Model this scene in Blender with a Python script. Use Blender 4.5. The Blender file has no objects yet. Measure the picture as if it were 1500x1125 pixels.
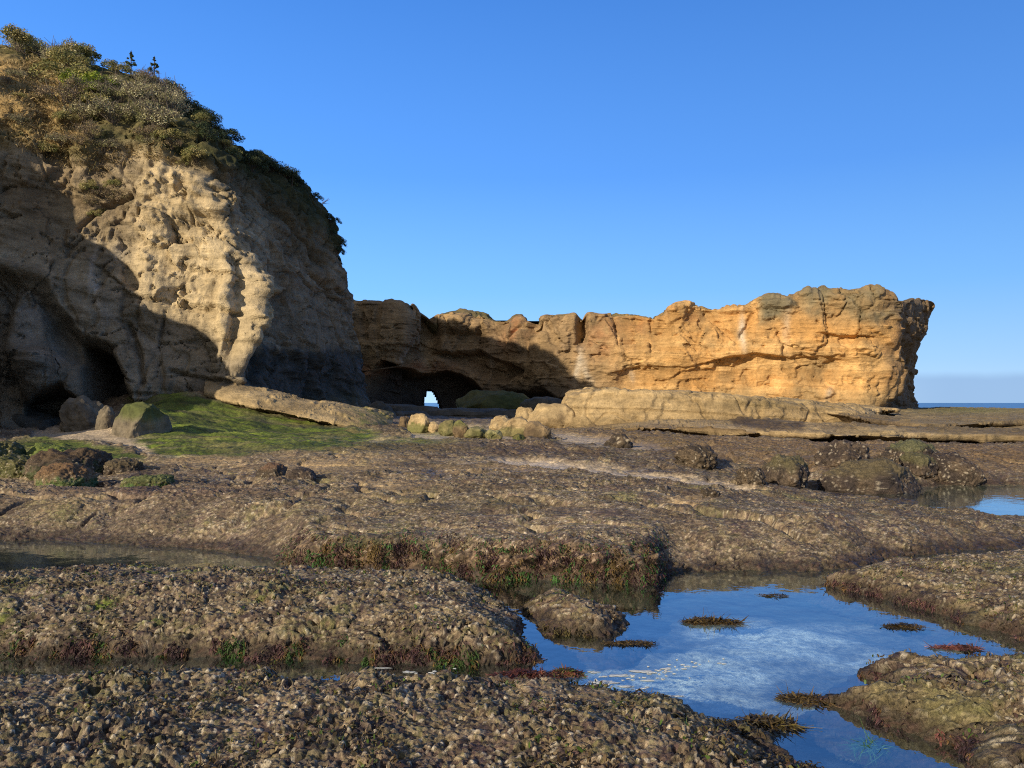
import bpy, math, random
import numpy as np
from mathutils import Vector

C = bpy.context.scene.collection
F32 = np.float32
F = 1127.0          # focal length in pixels of the 1500 px wide frame
HV = 590.0          # row of the horizon
ZC = 1.7            # eye height above the pool water
SUN_D = np.array([0.62, 0.785])      # plan direction the sunlight travels
SUN_EL = math.radians(20.0)

# ------------------------------------------------------------------ noise
def _h(ix, iy, iz, seed):
    h = (ix.astype(np.uint32) * np.uint32(0x8da6b343)) ^ (iy.astype(np.uint32) * np.uint32(0xd8163841)) ^ \
        (iz.astype(np.uint32) * np.uint32(0xcb1ab31f)) ^ np.uint32((seed * 0x9e3779b1) & 0xffffffff)
    h ^= h >> np.uint32(15); h *= np.uint32(0x2c1b3c6d)
    h ^= h >> np.uint32(12); h *= np.uint32(0x297a2d39)
    h ^= h >> np.uint32(15)
    return h

def _u(h):
    return (h & np.uint32(0xffffff)).astype(F32) * F32(1 / 16777216.0)

def n3(x, y, z, seed=0):
    x = np.asarray(x, F32); y = np.asarray(y, F32); z = np.asarray(z, F32)
    fx = np.floor(x); fy = np.floor(y); fz = np.floor(z)
    ix = fx.astype(np.int32); iy = fy.astype(np.int32); iz = fz.astype(np.int32)
    x = x - fx; y = y - fy; z = z - fz
    sx = x * x * x * (x * (x * 6 - 15) + 10); sy = y * y * y * (y * (y * 6 - 15) + 10); sz = z * z * z * (z * (z * 6 - 15) + 10)
    r = None
    out = []
    for a in (0, 1):
        for b in (0, 1):
            c = []
            for e in (0, 1):
                h = _h(ix + a, iy + b, iz + e, seed)
                gx = ((h & np.uint32(1023)).astype(F32) - 511.5) / 511.5
                gy = (((h >> np.uint32(10)) & np.uint32(1023)).astype(F32) - 511.5) / 511.5
                gz = (((h >> np.uint32(20)) & np.uint32(1023)).astype(F32) - 511.5) / 511.5
                c.append(gx * (x - a) + gy * (y - b) + gz * (z - e))
            out.append(c[0] + sz * (c[1] - c[0]))
    p = out[0] + sy * (out[1] - out[0]); q = out[2] + sy * (out[3] - out[2])
    return (p + sx * (q - p)) * F32(1.25)

def n2(x, y, seed=0):
    x = np.asarray(x, F32); y = np.asarray(y, F32)
    fx = np.floor(x); fy = np.floor(y)
    ix = fx.astype(np.int32); iy = fy.astype(np.int32); iz = np.zeros_like(ix)
    x = x - fx; y = y - fy
    sx = x * x * x * (x * (x * 6 - 15) + 10); sy = y * y * y * (y * (y * 6 - 15) + 10)
    out = []
    for a in (0, 1):
        c = []
        for b in (0, 1):
            h = _h(ix + a, iy + b, iz, seed)
            gx = ((h & np.uint32(2047)).astype(F32) - 1023.5) / 1023.5
            gy = (((h >> np.uint32(11)) & np.uint32(2047)).astype(F32) - 1023.5) / 1023.5
            c.append(gx * (x - a) + gy * (y - b))
        out.append(c[0] + sy * (c[1] - c[0]))
    return (out[0] + sx * (out[1] - out[0])) * F32(1.3)

def fbm3(p, s, o=4, seed=0, gain=.5):
    r = 0; a = 1.0; t = 0
    for k in range(o):
        r = r + a * n3(p[..., 0] / s, p[..., 1] / s, p[..., 2] / s, seed + k * 7); t += a
        a *= gain; s = s / 2.03
    return r / t * 1.5

def fbm2(x, y, s, o=4, seed=0, gain=.5):
    r = 0; a = 1.0; t = 0
    for k in range(o):
        r = r + a * n2(x / s + 3.1 * k, y / s + 1.7 * k, seed + k * 7); t += a
        a *= gain; s = s / 2.03
    return r / t * 1.5

def worley2(x, y, s, seed=0, jit=.9):
    """F1, F2 distances in cells and a random number per nearest cell."""
    x = np.asarray(x / s, F32); y = np.asarray(y / s, F32)
    fx = np.floor(x).astype(np.int32); fy = np.floor(y).astype(np.int32)
    f1 = np.full(x.shape, 9, F32); f2 = np.full(x.shape, 9, F32); cid = np.zeros(x.shape, F32)
    z = np.zeros_like(fx)
    for a in (-1, 0, 1):
        for b in (-1, 0, 1):
            h = _h(fx + a, fy + b, z, seed)
            px = fx + a + F32(.5) + (_u(h) - F32(.5)) * jit
            py = fy + b + F32(.5) + (_u(h * np.uint32(747796405) + np.uint32(11)) - F32(.5)) * jit
            d = np.sqrt((px - x) ** 2 + (py - y) ** 2)
            m = d < f1
            f2 = np.where(m, f1, np.minimum(f2, d))
            cid = np.where(m, _u(h * np.uint32(277803737) + np.uint32(5)), cid)
            f1 = np.where(m, d, f1)
    return f1, f2, cid

def worley3(p, s, seed=0, jit=.9):
    x = np.asarray(p[..., 0] / s, F32); y = np.asarray(p[..., 1] / s, F32); z = np.asarray(p[..., 2] / s, F32)
    fx = np.floor(x).astype(np.int32); fy = np.floor(y).astype(np.int32); fz = np.floor(z).astype(np.int32)
    f1 = np.full(x.shape, 9, F32); f2 = np.full(x.shape, 9, F32); cid = np.zeros(x.shape, F32)
    for a in (-1, 0, 1):
        for b in (-1, 0, 1):
            for c in (-1, 0, 1):
                h = _h(fx + a, fy + b, fz + c, seed)
                px = fx + a + F32(.5) + (_u(h) - F32(.5)) * jit
                py = fy + b + F32(.5) + (_u(h * np.uint32(747796405) + np.uint32(11)) - F32(.5)) * jit
                pz = fz + c + F32(.5) + (_u(h * np.uint32(277803737) + np.uint32(5)) - F32(.5)) * jit
                d = np.sqrt((px - x) ** 2 + (py - y) ** 2 + (pz - z) ** 2)
                m = d < f1
                f2 = np.where(m, f1, np.minimum(f2, d)); cid = np.where(m, _u(h * np.uint32(2654435769) + np.uint32(3)), cid)
                f1 = np.where(m, d, f1)
    return f1, f2, cid

def ss(a, b, x):
    t = np.clip((x - a) / (b - a), 0, 1)
    return t * t * (3 - 2 * t)

def lerp(a, b, t):
    return a + (b - a) * t

# ------------------------------------------------------------------ tracing helpers (photo pixels <-> metres)
def at(u, v, Y):
    return np.array([(u - 750) / F * Y, Y, ZC - (v - HV) / F * Y])

def gz(u, v, z):
    Y = (ZC - z) * F / (v - HV)
    return np.array([(u - 750) / F * Y, Y, z])

def proj(P):
    Y = np.maximum(P[..., 1], .3)
    return 750 + P[..., 0] / Y * F, HV - (P[..., 2] - ZC) / Y * F

def sdf(x, y, poly):
    """signed distance, positive inside"""
    poly = np.asarray(poly, float)
    d = np.full(x.shape, 1e9); ins = np.zeros(x.shape, bool)
    n = len(poly)
    for i in range(n):
        ax, ay = poly[i]; bx, by = poly[(i + 1) % n]
        ex, ey = bx - ax, by - ay
        wx, wy = x - ax, y - ay
        t = np.clip((wx * ex + wy * ey) / (ex * ex + ey * ey + 1e-12), 0, 1)
        d = np.minimum(d, (wx - t * ex) ** 2 + (wy - t * ey) ** 2)
        c = ((ay > y) != (by > y)) & (x < ex * (y - ay) / (ey if abs(ey) > 1e-12 else 1e-12) + ax)
        ins ^= c
    d = np.sqrt(d)
    return np.where(ins, d, -d)

def pmask(U, V, poly, soft=6.0):
    return ss(-soft, soft, sdf(U, V, poly))

def blob(U, V, cu, cv, ru, rv, ang=0.0, p=1.0):
    a = math.radians(ang); c, s = math.cos(a), math.sin(a)
    du, dv = U - cu, V - cv
    a1 = (du * c + dv * s) / ru; b1 = (-du * s + dv * c) / rv
    return np.exp(-(a1 * a1 + b1 * b1) ** p)

def col(*c):
    return np.array(c, F32)

def paint(A, c, m):
    """mix colour c into the colour array A by mask m"""
    A[..., :3] += (np.asarray(c, F32) - A[..., :3]) * np.asarray(m, F32)[..., None]

# ------------------------------------------------------------------ mesh helpers
def tag(o, label=None, cat=None, group=None, kind=None):
    if label: o['label'] = label
    if cat: o['category'] = cat
    if group: o['group'] = group
    if kind: o['kind'] = kind
    return o

def mesh_np(name, V, faces, mat, colors=None, parent=None, smooth=True):
    V = np.ascontiguousarray(V, F32).reshape(-1, 3)
    faces = np.ascontiguousarray(faces, np.int32)
    me = bpy.data.meshes.new(name)
    nf, k = faces.shape
    me.vertices.add(len(V)); me.vertices.foreach_set('co', V.ravel())
    me.loops.add(nf * k); me.loops.foreach_set('vertex_index', faces.ravel())
    me.polygons.add(nf)
    me.polygons.foreach_set('loop_start', np.arange(0, nf * k, k, dtype=np.int32))
    me.polygons.foreach_set('use_smooth', np.full(nf, smooth, bool))
    me.update(calc_edges=True)
    if colors is not None:
        c = np.ones((len(V), 4), F32); cc = np.asarray(colors, F32).reshape(len(V), -1)
        c[:, :cc.shape[1]] = cc
        if cc.shape[1] < 4: c[:, 3] = 0
        a = me.color_attributes.new('Col', 'FLOAT_COLOR', 'POINT')
        a.data.foreach_set('color', c.ravel())
    if mat: me.materials.append(mat)
    o = bpy.data.objects.new(name, me); C.objects.link(o)
    if parent: o.parent = parent
    return o

def grid_faces(nr, nc, cyc=False):
    i = np.arange(nr - 1)[:, None]; m = nc if cyc else nc - 1
    j = np.arange(m)[None, :]; j2 = (j + 1) % nc
    return np.stack([i * nc + j, i * nc + j2, (i + 1) * nc + j2, (i + 1) * nc + j], -1).reshape(-1, 4)

def compact(V, faces, *attrs):
    used = np.zeros(len(V), bool); used[faces.ravel()] = True
    idx = np.cumsum(used) - 1
    return (V[used], idx[faces]) + tuple(a[used] for a in attrs)

def normals_grid(P, cyc=False):
    if cyc:
        du = np.roll(P, -1, 1) - np.roll(P, 1, 1)
    else:
        du = np.gradient(P, axis=1)
    dv = np.gradient(P, axis=0)
    N = np.cross(du, dv)
    return N / (np.linalg.norm(N, axis=-1, keepdims=True) + 1e-9)

def catmull(ctrl, t, cyc=False):
    """ctrl (n, ...) sampled at float positions t"""
    n = len(ctrl)
    i = np.floor(t).astype(int); f = t - i
    if cyc:
        idx = [(i + k) % n for k in (-1, 0, 1, 2)]
    else:
        i = np.minimum(i, n - 2); f = t - i
        idx = [np.clip(i + k, 0, n - 1) for k in (-1, 0, 1, 2)]
    f = f.reshape((-1,) + (1,) * (ctrl.ndim - 1))
    p0, p1, p2, p3 = (ctrl[k] for k in idx)
    return .5 * (2 * p1 + (p2 - p0) * f + (2 * p0 - 5 * p1 + 4 * p2 - p3) * f ** 2 + (3 * p1 - p0 - 3 * p2 + p3) * f ** 3)

def even_t(ctrl, n, cyc=False, w=None):
    """positions along the control polyline so that samples are spread by length (times weight)"""
    c = ctrl if not cyc else np.concatenate([ctrl, ctrl[:1]])
    d = np.linalg.norm(np.diff(c, axis=0), axis=1) + 1e-6
    if w is not None: d = d * np.asarray(w)
    s = np.concatenate([[0], np.cumsum(d)])
    q = np.linspace(0, s[-1], n, endpoint=not cyc)
    return np.interp(q, s, np.arange(len(s)))

def ico(sub):
    t = (1 + 5 ** .5) / 2
    v = [(-1, t, 0), (1, t, 0), (-1, -t, 0), (1, -t, 0), (0, -1, t), (0, 1, t), (0, -1, -t), (0, 1, -t), (t, 0, -1), (t, 0, 1), (-t, 0, -1), (-t, 0, 1)]
    f = [(0, 11, 5), (0, 5, 1), (0, 1, 7), (0, 7, 10), (0, 10, 11), (1, 5, 9), (5, 11, 4), (11, 10, 2), (10, 7, 6), (7, 1, 8), (3, 9, 4), (3, 4, 2), (3, 2, 6), (3, 6, 8), (3, 8, 9), (4, 9, 5), (2, 4, 11), (6, 2, 10), (8, 6, 7), (9, 8, 1)]
    v = [np.array(p, float) / np.linalg.norm(p) for p in v]
    for _ in range(sub):
        cache = {}; nf = []
        def mid(a, b):
            k = (min(a, b), max(a, b))
            if k not in cache:
                m = v[a] + v[b]; v.append(m / np.linalg.norm(m)); cache[k] = len(v) - 1
            return cache[k]
        for a, b, c in f:
            ab, bc, ca = mid(a, b), mid(b, c), mid(c, a)
            nf += [(a, ab, ca), (b, bc, ab), (c, ca, bc), (ab, bc, ca)]
        f = nf
    return np.array(v), np.array(f)

ICO = {k: ico(k) for k in (1, 4, 5)}

# ------------------------------------------------------------------ materials
def new_mat(name):
    m = bpy.data.materials.new(name); m.use_nodes = True
    nt = m.node_tree; nt.nodes.clear()
    return m, nt

def N(nt, t, **kw):
    n = nt.nodes.new(t)
    for k, v in kw.items():
        if k.startswith('i_'):
            n.inputs[k[2:].replace('_', ' ')].default_value = v
        else:
            setattr(n, k, v)
    return n

def rock_mat(name, fine=9.0, var=.55, bump=.05, strata=0.0, rough=.9, wet_rough=.32, spec=.25, tilt=(0, 0, 0)):
    m, nt = new_mat(name); L = nt.links.new
    out = N(nt, 'ShaderNodeOutputMaterial'); bs = N(nt, 'ShaderNodeBsdfPrincipled')
    L(bs.outputs[0], out.inputs[0])
    at_ = N(nt, 'ShaderNodeAttribute', attribute_name='Col')
    tc = N(nt, 'ShaderNodeTexCoord')
    no = N(nt, 'ShaderNodeTexNoise', i_Scale=fine, i_Detail=8.0, i_Roughness=.62)
    L(tc.outputs['Object'], no.inputs['Vector'])
    no2 = N(nt, 'ShaderNodeTexNoise', i_Scale=fine * 5.3, i_Detail=5.0, i_Roughness=.65)
    L(tc.outputs['Object'], no2.inputs['Vector'])
    mr = N(nt, 'ShaderNodeMapRange'); mr.inputs['From Min'].default_value = .28; mr.inputs['From Max'].default_value = .72
    mr.inputs['To Min'].default_value = 1 - var; mr.inputs['To Max'].default_value = 1 + var
    L(no.outputs['Fac'], mr.inputs['Value'])
    mr2 = N(nt, 'ShaderNodeMapRange'); mr2.inputs['From Min'].default_value = .3; mr2.inputs['From Max'].default_value = .7
    mr2.inputs['To Min'].default_value = 1 - var * .7; mr2.inputs['To Max'].default_value = 1 + var * .7
    L(no2.outputs['Fac'], mr2.inputs['Value'])
    mu = N(nt, 'ShaderNodeMath', operation='MULTIPLY'); L(mr.outputs[0], mu.inputs[0]); L(mr2.outputs[0], mu.inputs[1])
    last = mu
    hsum = N(nt, 'ShaderNodeMath', operation='ADD'); L(no.outputs['Fac'], hsum.inputs[0])
    h2 = N(nt, 'ShaderNodeMath', operation='MULTIPLY'); h2.inputs[1].default_value = .35; L(no2.outputs['Fac'], h2.inputs[0]); L(h2.outputs[0], hsum.inputs[1])
    if strata > 0:
        mp = N(nt, 'ShaderNodeMapping'); mp.inputs['Rotation'].default_value = tilt; mp.inputs['Scale'].default_value = (.12, .12, 1.0)
        L(tc.outputs['Object'], mp.inputs['Vector'])
        ns = N(nt, 'ShaderNodeTexNoise', i_Scale=3.0, i_Detail=7.0, i_Roughness=.7, i_Distortion=.35)
        L(mp.outputs[0], ns.inputs['Vector'])
        m3 = N(nt, 'ShaderNodeMapRange'); m3.inputs['From Min'].default_value = .3; m3.inputs['From Max'].default_value = .7
        m3.inputs['To Min'].default_value = 1 - strata; m3.inputs['To Max'].default_value = 1 + strata * .7
        L(ns.outputs['Fac'], m3.inputs['Value'])
        mu2 = N(nt, 'ShaderNodeMath', operation='MULTIPLY'); L(mu.outputs[0], mu2.inputs[0]); L(m3.outputs[0], mu2.inputs[1]); last = mu2
        hs2 = N(nt, 'ShaderNodeMath', operation='MULTIPLY_ADD'); hs2.inputs[1].default_value = 1.1
        L(ns.outputs['Fac'], hs2.inputs[0]); L(hsum.outputs[0], hs2.inputs[2]); hsum = hs2
    vm = N(nt, 'ShaderNodeVectorMath', operation='SCALE'); L(at_.outputs['Color'], vm.inputs[0]); L(last.outputs[0], vm.inputs['Scale'])
    L(vm.outputs[0], bs.inputs['Base Color'])
    rr = N(nt, 'ShaderNodeMapRange'); rr.inputs['To Min'].default_value = rough; rr.inputs['To Max'].default_value = wet_rough
    L(at_.outputs['Alpha'], rr.inputs['Value']); L(rr.outputs[0], bs.inputs['Roughness'])
    bs.inputs['Specular IOR Level'].default_value = spec
    bp = N(nt, 'ShaderNodeBump'); bp.inputs['Strength'].default_value = 1.0; bp.inputs['Distance'].default_value = bump
    L(hsum.outputs[0], bp.inputs['Height']); L(bp.outputs[0], bs.inputs['Normal'])
    return m

def leaf_mat(name, rough=.6, trans=.25):
    m, nt = new_mat(name); L = nt.links.new
    out = N(nt, 'ShaderNodeOutputMaterial'); bs = N(nt, 'ShaderNodeBsdfPrincipled'); tr = N(nt, 'ShaderNodeBsdfTranslucent'); mx = N(nt, 'ShaderNodeMixShader')
    a = N(nt, 'ShaderNodeAttribute', attribute_name='Col')
    tc = N(nt, 'ShaderNodeTexCoord'); no = N(nt, 'ShaderNodeTexNoise', i_Scale=6.0, i_Detail=3.0)
    L(tc.outputs['Object'], no.inputs['Vector'])
    mr = N(nt, 'ShaderNodeMapRange'); mr.inputs['From Min'].default_value = .3; mr.inputs['From Max'].default_value = .7; mr.inputs['To Min'].default_value = .7; mr.inputs['To Max'].default_value = 1.3
    L(no.outputs['Fac'], mr.inputs['Value'])
    vm = N(nt, 'ShaderNodeVectorMath', operation='SCALE'); L(a.outputs['Color'], vm.inputs[0]); L(mr.outputs[0], vm.inputs['Scale'])
    L(vm.outputs[0], bs.inputs['Base Color']); L(vm.outputs[0], tr.inputs['Color'])
    bs.inputs['Roughness'].default_value = rough; bs.inputs['Specular IOR Level'].default_value = .3
    mx.inputs[0].default_value = trans
    L(bs.outputs[0], mx.inputs[1]); L(tr.outputs[0], mx.inputs[2]); L(mx.outputs[0], out.inputs[0])
    return m

def water_mat(name, tint=(.62, .75, .8), ior=1.55, rip=.012, scale=5.0, gloss=(.85, .93, 1.0), stretch=(1, 1, 1), base=0.0):
    m, nt = new_mat(name); L = nt.links.new
    out = N(nt, 'ShaderNodeOutputMaterial'); tr = N(nt, 'ShaderNodeBsdfTransparent'); gl = N(nt, 'ShaderNodeBsdfGlossy'); mx = N(nt, 'ShaderNodeMixShader')
    tr.inputs['Color'].default_value = (*tint, 1); gl.inputs['Color'].default_value = (*gloss, 1); gl.inputs['Roughness'].default_value = .02
    tc = N(nt, 'ShaderNodeTexCoord'); mp = N(nt, 'ShaderNodeMapping'); mp.inputs['Scale'].default_value = stretch
    L(tc.outputs['Object'], mp.inputs['Vector'])
    no = N(nt, 'ShaderNodeTexNoise', i_Scale=scale, i_Detail=4.0, i_Roughness=.5); L(mp.outputs[0], no.inputs['Vector'])
    bp = N(nt, 'ShaderNodeBump'); bp.inputs['Distance'].default_value = rip; L(no.outputs['Fac'], bp.inputs['Height'])
    L(bp.outputs[0], gl.inputs['Normal'])
    ge = N(nt, 'ShaderNodeNewGeometry')       # reflectance grows towards grazing view (Schlick)
    dp = N(nt, 'ShaderNodeVectorMath', operation='DOT_PRODUCT'); L(ge.outputs['Incoming'], dp.inputs[0]); L(bp.outputs[0], dp.inputs[1])
    ab = N(nt, 'ShaderNodeMath', operation='ABSOLUTE'); L(dp.outputs['Value'], ab.inputs[0])
    su = N(nt, 'ShaderNodeMath', operation='SUBTRACT', use_clamp=True); su.inputs[0].default_value = 1; L(ab.outputs[0], su.inputs[1])
    pw = N(nt, 'ShaderNodeMath', operation='POWER'); pw.inputs[1].default_value = 5; L(su.outputs[0], pw.inputs[0])
    mrf = N(nt, 'ShaderNodeMapRange'); mrf.inputs['To Min'].default_value = base; mrf.inputs['To Max'].default_value = 1.0; L(pw.outputs[0], mrf.inputs['Value'])
    L(mrf.outputs[0], mx.inputs[0]); L(tr.outputs[0], mx.inputs[1]); L(gl.outputs[0], mx.inputs[2]); L(mx.outputs[0], out.inputs[0])
    return m

M_CLIFF = rock_mat('cliff_sandstone', fine=2.2, var=.26, bump=.13, strata=.24, tilt=(0, .2, 0))
M_HEAD = rock_mat('headland_sandstone', fine=1.2, var=.22, bump=.2, strata=.24, tilt=(0, .03, 0))
M_CRUST = rock_mat('barnacle_crust', fine=48.0, var=.7, bump=.016, rough=.8, wet_rough=.38, spec=.3)
M_SHELF = rock_mat('shelf_rock', fine=16.0, var=.7, bump=.022, rough=.85, wet_rough=.3, spec=.35)
M_BENCH = rock_mat('bench_sandstone', fine=2.6, var=.34, bump=.10, strata=.34)
M_BOULDER = rock_mat('boulder_sandstone', fine=3.0, var=.3, bump=.04, strata=.12)
M_LEAF = leaf_mat('shrub_leaf'); M_WEED = leaf_mat('seaweed_blade', rough=.55, trans=.2); M_TWIG = leaf_mat('twig_bark', rough=.8, trans=0)
M_POOL = water_mat('tide_pool_water', tint=(.8, .92, .97), ior=1.8, rip=.004, scale=4.0, gloss=(.88, .96, 1.0), base=.24)
M_SEA = water_mat('sea_water', tint=(.08, .17, .25), gloss=(.32, .45, .62), ior=1.4, rip=.6, scale=.12, stretch=(.5, 2, 1), base=.04)
M_FOAM = rock_mat('sea_foam', fine=20, var=.1, bump=.004, rough=.6, spec=.3)
# ------------------------------------------------------------------ the shore: height of the rock shelf
CTRL = [(-300,760,.3),(0,770,.3),(150,770,.3),(300,770,.33),(450,800,.27),(600,800,.29),(750,803,.30),(900,806,.29),(1000,818,.25),(1100,815,.28),(1200,815,.28),(1300,805,.28),(1500,785,.3),(1800,775,.3),
 (-300,725,.3),(0,730,.33),(300,735,.42),(600,745,.42),(900,750,.42),(1200,760,.36),(1500,765,.16),(1800,765,.15),
 (0,705,.28),(300,700,.36),(500,695,.46),(750,700,.5),(1000,720,.45),(1200,738,.16),(1350,745,.08),(1500,752,.05),
 (-300,680,.4),(0,680,.42),(250,675,.48),(450,672,.56),(750,672,.48),(950,690,.4),(1200,700,.3),(1400,700,.25),(1700,700,.3),
 (-300,655,.6),(0,655,.55),(200,650,.6),(350,655,.65),(500,650,.66),(700,650,.55),(900,655,.5),(1000,665,.5),(1200,680,.4),(1350,685,.4),(1500,685,.36),(1800,680,.4),
 (-200,635,.75),(0,635,.7),(100,630,.8),(600,635,.6),(750,640,.55),(900,635,.6),(1000,645,.6),(1200,658,.5),(1350,662,.5),(1500,662,.5),(1800,660,.5),
 (700,612,.65),(600,606,.7),(850,622,.65),(1000,630,.5),(1200,620,.3),(1500,615,.3),(1800,612,.2),
 (150,625,.75),(90,612,.95),(-100,612,1.0),(-250,610,1.0)]
CXYZ = [gz(*c) for c in CTRL] + [np.array(p) for p in
 [(-16.0,33.8,2.2),(-14.0,31.5,2.05),(-11.6,32.5,1.75),(-13.0,28,1.5),(-14.2,27,1.2),(-11.3,28,1.1),(-11.3,25,.9),(-8.5,28,.72),(-9.6,35,1.0),(-7.5,36,.8),(-5.5,31,.72),(-15.8,27.5,.8),
  (-4,60,.7),(5,60,.7),(-9,68,.8),(2,72,.8),(20,60,.4),(40,60,.3),(70,60,.2),(40,90,.3),(0,110,0),(90,95,-1),(-20,50,1.2),(-30,34,1.2),(-25,60,1.0),(0,140,-3),(80,140,-4)]]
CXYZ = np.array(CXYZ)

def _key(x, y):
    return np.stack([np.clip(x / y, -1.3, 1.3) * F / 300.0, 4.2 * np.log(np.maximum(y, 5.0))], -1)
_K = _key(CXYZ[:, 0], CXYZ[:, 1])
def _phi(r2):
    return .5 * r2 * np.log(r2 + 1e-9)
def _fit():
    n = len(_K)
    r2 = ((_K[:, None] - _K[None]) ** 2).sum(-1)
    A = np.zeros((n + 3, n + 3)); A[:n, :n] = _phi(r2) + np.eye(n) * .02
    A[:n, n] = 1; A[:n, n + 1:] = _K; A[n, :n] = 1; A[n + 1:, :n] = _K.T
    return np.linalg.solve(A, np.concatenate([CXYZ[:, 2], np.zeros(3)]))
_W = _fit()

def g_base(x, y):
    sh = x.shape
    q = _key(x.ravel(), y.ravel())
    out = np.zeros(len(q))
    for i in range(len(_K)):
        out += _W[i] * _phi(((q - _K[i]) ** 2).sum(-1))
    n = len(_K)
    out += _W[n] + q @ _W[n + 1:]
    return np.clip(out, -4, 2.6).reshape(sh)

SHELF = [(-14,10.2),(-8.6,9.55),(-6.2,9.2),(-4.9,9.0),(-3.4,8.5),(-2.75,8.15),(-2.05,7.8),(-1.3,7.55),(-.75,7.55),(-.33,7.3),(.2,7.28),(.64,7.18),(1.28,7.18),(1.42,7.45),(1.66,7.62),(2.3,7.62),(2.95,7.5),(3.5,7.75),(3.95,7.95),(4.4,8.3),(5.7,8.7),(8.5,9.3),(20,9.3),(200,30),(200,200),(-200,200),(-200,12)]
POOL2 = [gz(u, v, 0)[:2] for u, v in [(1120,712),(1200,722),(1345,729),(1420,738),(1500,745),(1700,752),(1750,712),(1500,713),(1405,711),(1345,716),(1250,722),(1150,713)]]

def shore_h(x, y, detail=True):
    """height of the shelf and pool bed, and distance inside the shelf edge"""
    g = g_base(x, y)
    wx = x + .16 * fbm2(x, y, .8, 3, 11); wy = y + .16 * fbm2(x, y, .8, 3, 12)
    d = sdf(wx, wy, SHELF)
    lump = fbm2(x, y, 1.7, 3, 3)
    near = ss(30, 9, y)
    g = g + lump * (.085 + .03 * ss(8, 20, y)) + .055 * fbm2(x * .6, y, .55, 3, 5) + .06 * np.abs(fbm2(x * .45 + .1 * y, y, 1.3, 3, 6)) * ss(8, 10, y)
    bed = -.20 + .09 * fbm2(x, y, .9, 4, 21)
    lipw = .34 + 1.3 * ss(-1.9, -3.2, x) + .65 * ss(1.3, 1.9, x) + .26 * fbm2(x, y * .4, .7, 3, 15)
    t = 1 - (1 - np.clip(d / np.maximum(lipw, .16), 0, 1)) ** 1.7
    t = np.where(d > 0, t, 0)
    h = bed + (g - bed) * t
    d2 = sdf(x + .25 * fbm2(x, y, 1.2, 3, 13), y + .2 * fbm2(x, y, 1.0, 3, 14), POOL2)
    h = h - .24 * ss(-2.6, -.2, d2) * ss(2.6, 3.6, x)
    h = np.where(d > 1.5, lerp(h, -.12 + 0 * h, ss(-.7, .15, d2)), h)
    return h, d, d2

def crust(x, y, amp=1.0):
    """barnacles and mussels: clump height and the cell numbers used to colour them"""
    xx = x + .03 * n2(x / .11, y / .11, 71); yy = y + .03 * n2(x / .11, y / .11, 72)
    f1, f2, ca = worley2(xx, yy, .090, 31)
    g1, g2, cb = worley2(xx, yy, .034, 32)
    k1, k2, cc = worley2(x, y, .019, 33)
    clump = fbm2(x, y, .5, 3, 34)
    zone = ss(-.45, .35, fbm2(x, y, .8, 4, 35))
    dm = lambda q: np.sqrt(np.clip(1 - q * q * 1.35, 0, 1))
    h = (.014 * dm(f1) * (.15 + 1.3 * ca) * (.35 + .9 * zone) + .017 * dm(g1) * (.2 + 1.5 * cb) * (.5 + .7 * zone) + .008 * dm(k1) * (.2 + 1.6 * cc) + .016 * fbm2(x, y, .16, 3, 36)) * (.8 + .7 * clump)
    h = h - .02 * ss(.55, .8, fbm2(x, y, .22, 2, 37)) - .034 * ss(.28, .62, fbm2(x, y, .085, 2, 38)) + .008 * n2(x / .021, y / .021, 39)
    return amp * h, ca, cb, cc, f1, g1

PAL = np.array([(.215,.150,.075),(.320,.235,.120),(.075,.050,.034),(.060,.038,.034),(.260,.200,.095),(.150,.098,.065),(.380,.295,.170),(.165,.145,.055),(.045,.036,.030),(.290,.215,.125)], F32)

def crust_col(x, y, ca, cb, cc, f1, g1):
    z = fbm2(x, y, 1.3, 4, 41)
    i = np.clip((cb * .75 + .25 * cc) * 10 + z * 2.2, 0, 9.99).astype(int)
    c = PAL[i] * np.array([.88, .90, 1.04], F32)
    j = np.clip(ca * 10, 0, 9.99).astype(int)
    c = c * .6 + PAL[j] * np.array([.345, .35, .41], F32)
    c *= (1 + .45 * fbm2(x, y, .35, 3, 42))[..., None]
    pale = (cc > .92) & (cb > .3)
    paint(c, (.52, .45, .34), pale * .8)
    paint(c, (.065, .036, .038), ss(.1, .6, fbm2(x, y, .7, 3, 43)) * .6 * (cb < .75))          # purple algae
    paint(c, (.145, .150, .045), ss(.1, .65, fbm2(x, y, .9, 4, 44)) * .6 * (cb > .3))  # olive
    return c

def edge_col(A, x, y, hgt, cb):
    """the wet purple-brown weed that hangs at every water line"""
    w = ss(.15, .03, hgt + .05 * fbm2(x, y, .3, 3, 51))
    paint(A, (.034, .025, .018), w * .85)
    paint(A, (.07, .04, .03), w * (cb > .7) * .7)
    return w

def polar(u0, u1, du, y0, y1, ratio):
    us = np.arange(u0, u1 + du, du)
    n = int(math.log(y1 / y0) / ratio) + 2
    Y = y0 * np.exp(np.arange(n) * ratio)
    UU, YY = np.meshgrid(us, Y)
    return (UU - 750) / F * YY, YY

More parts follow.
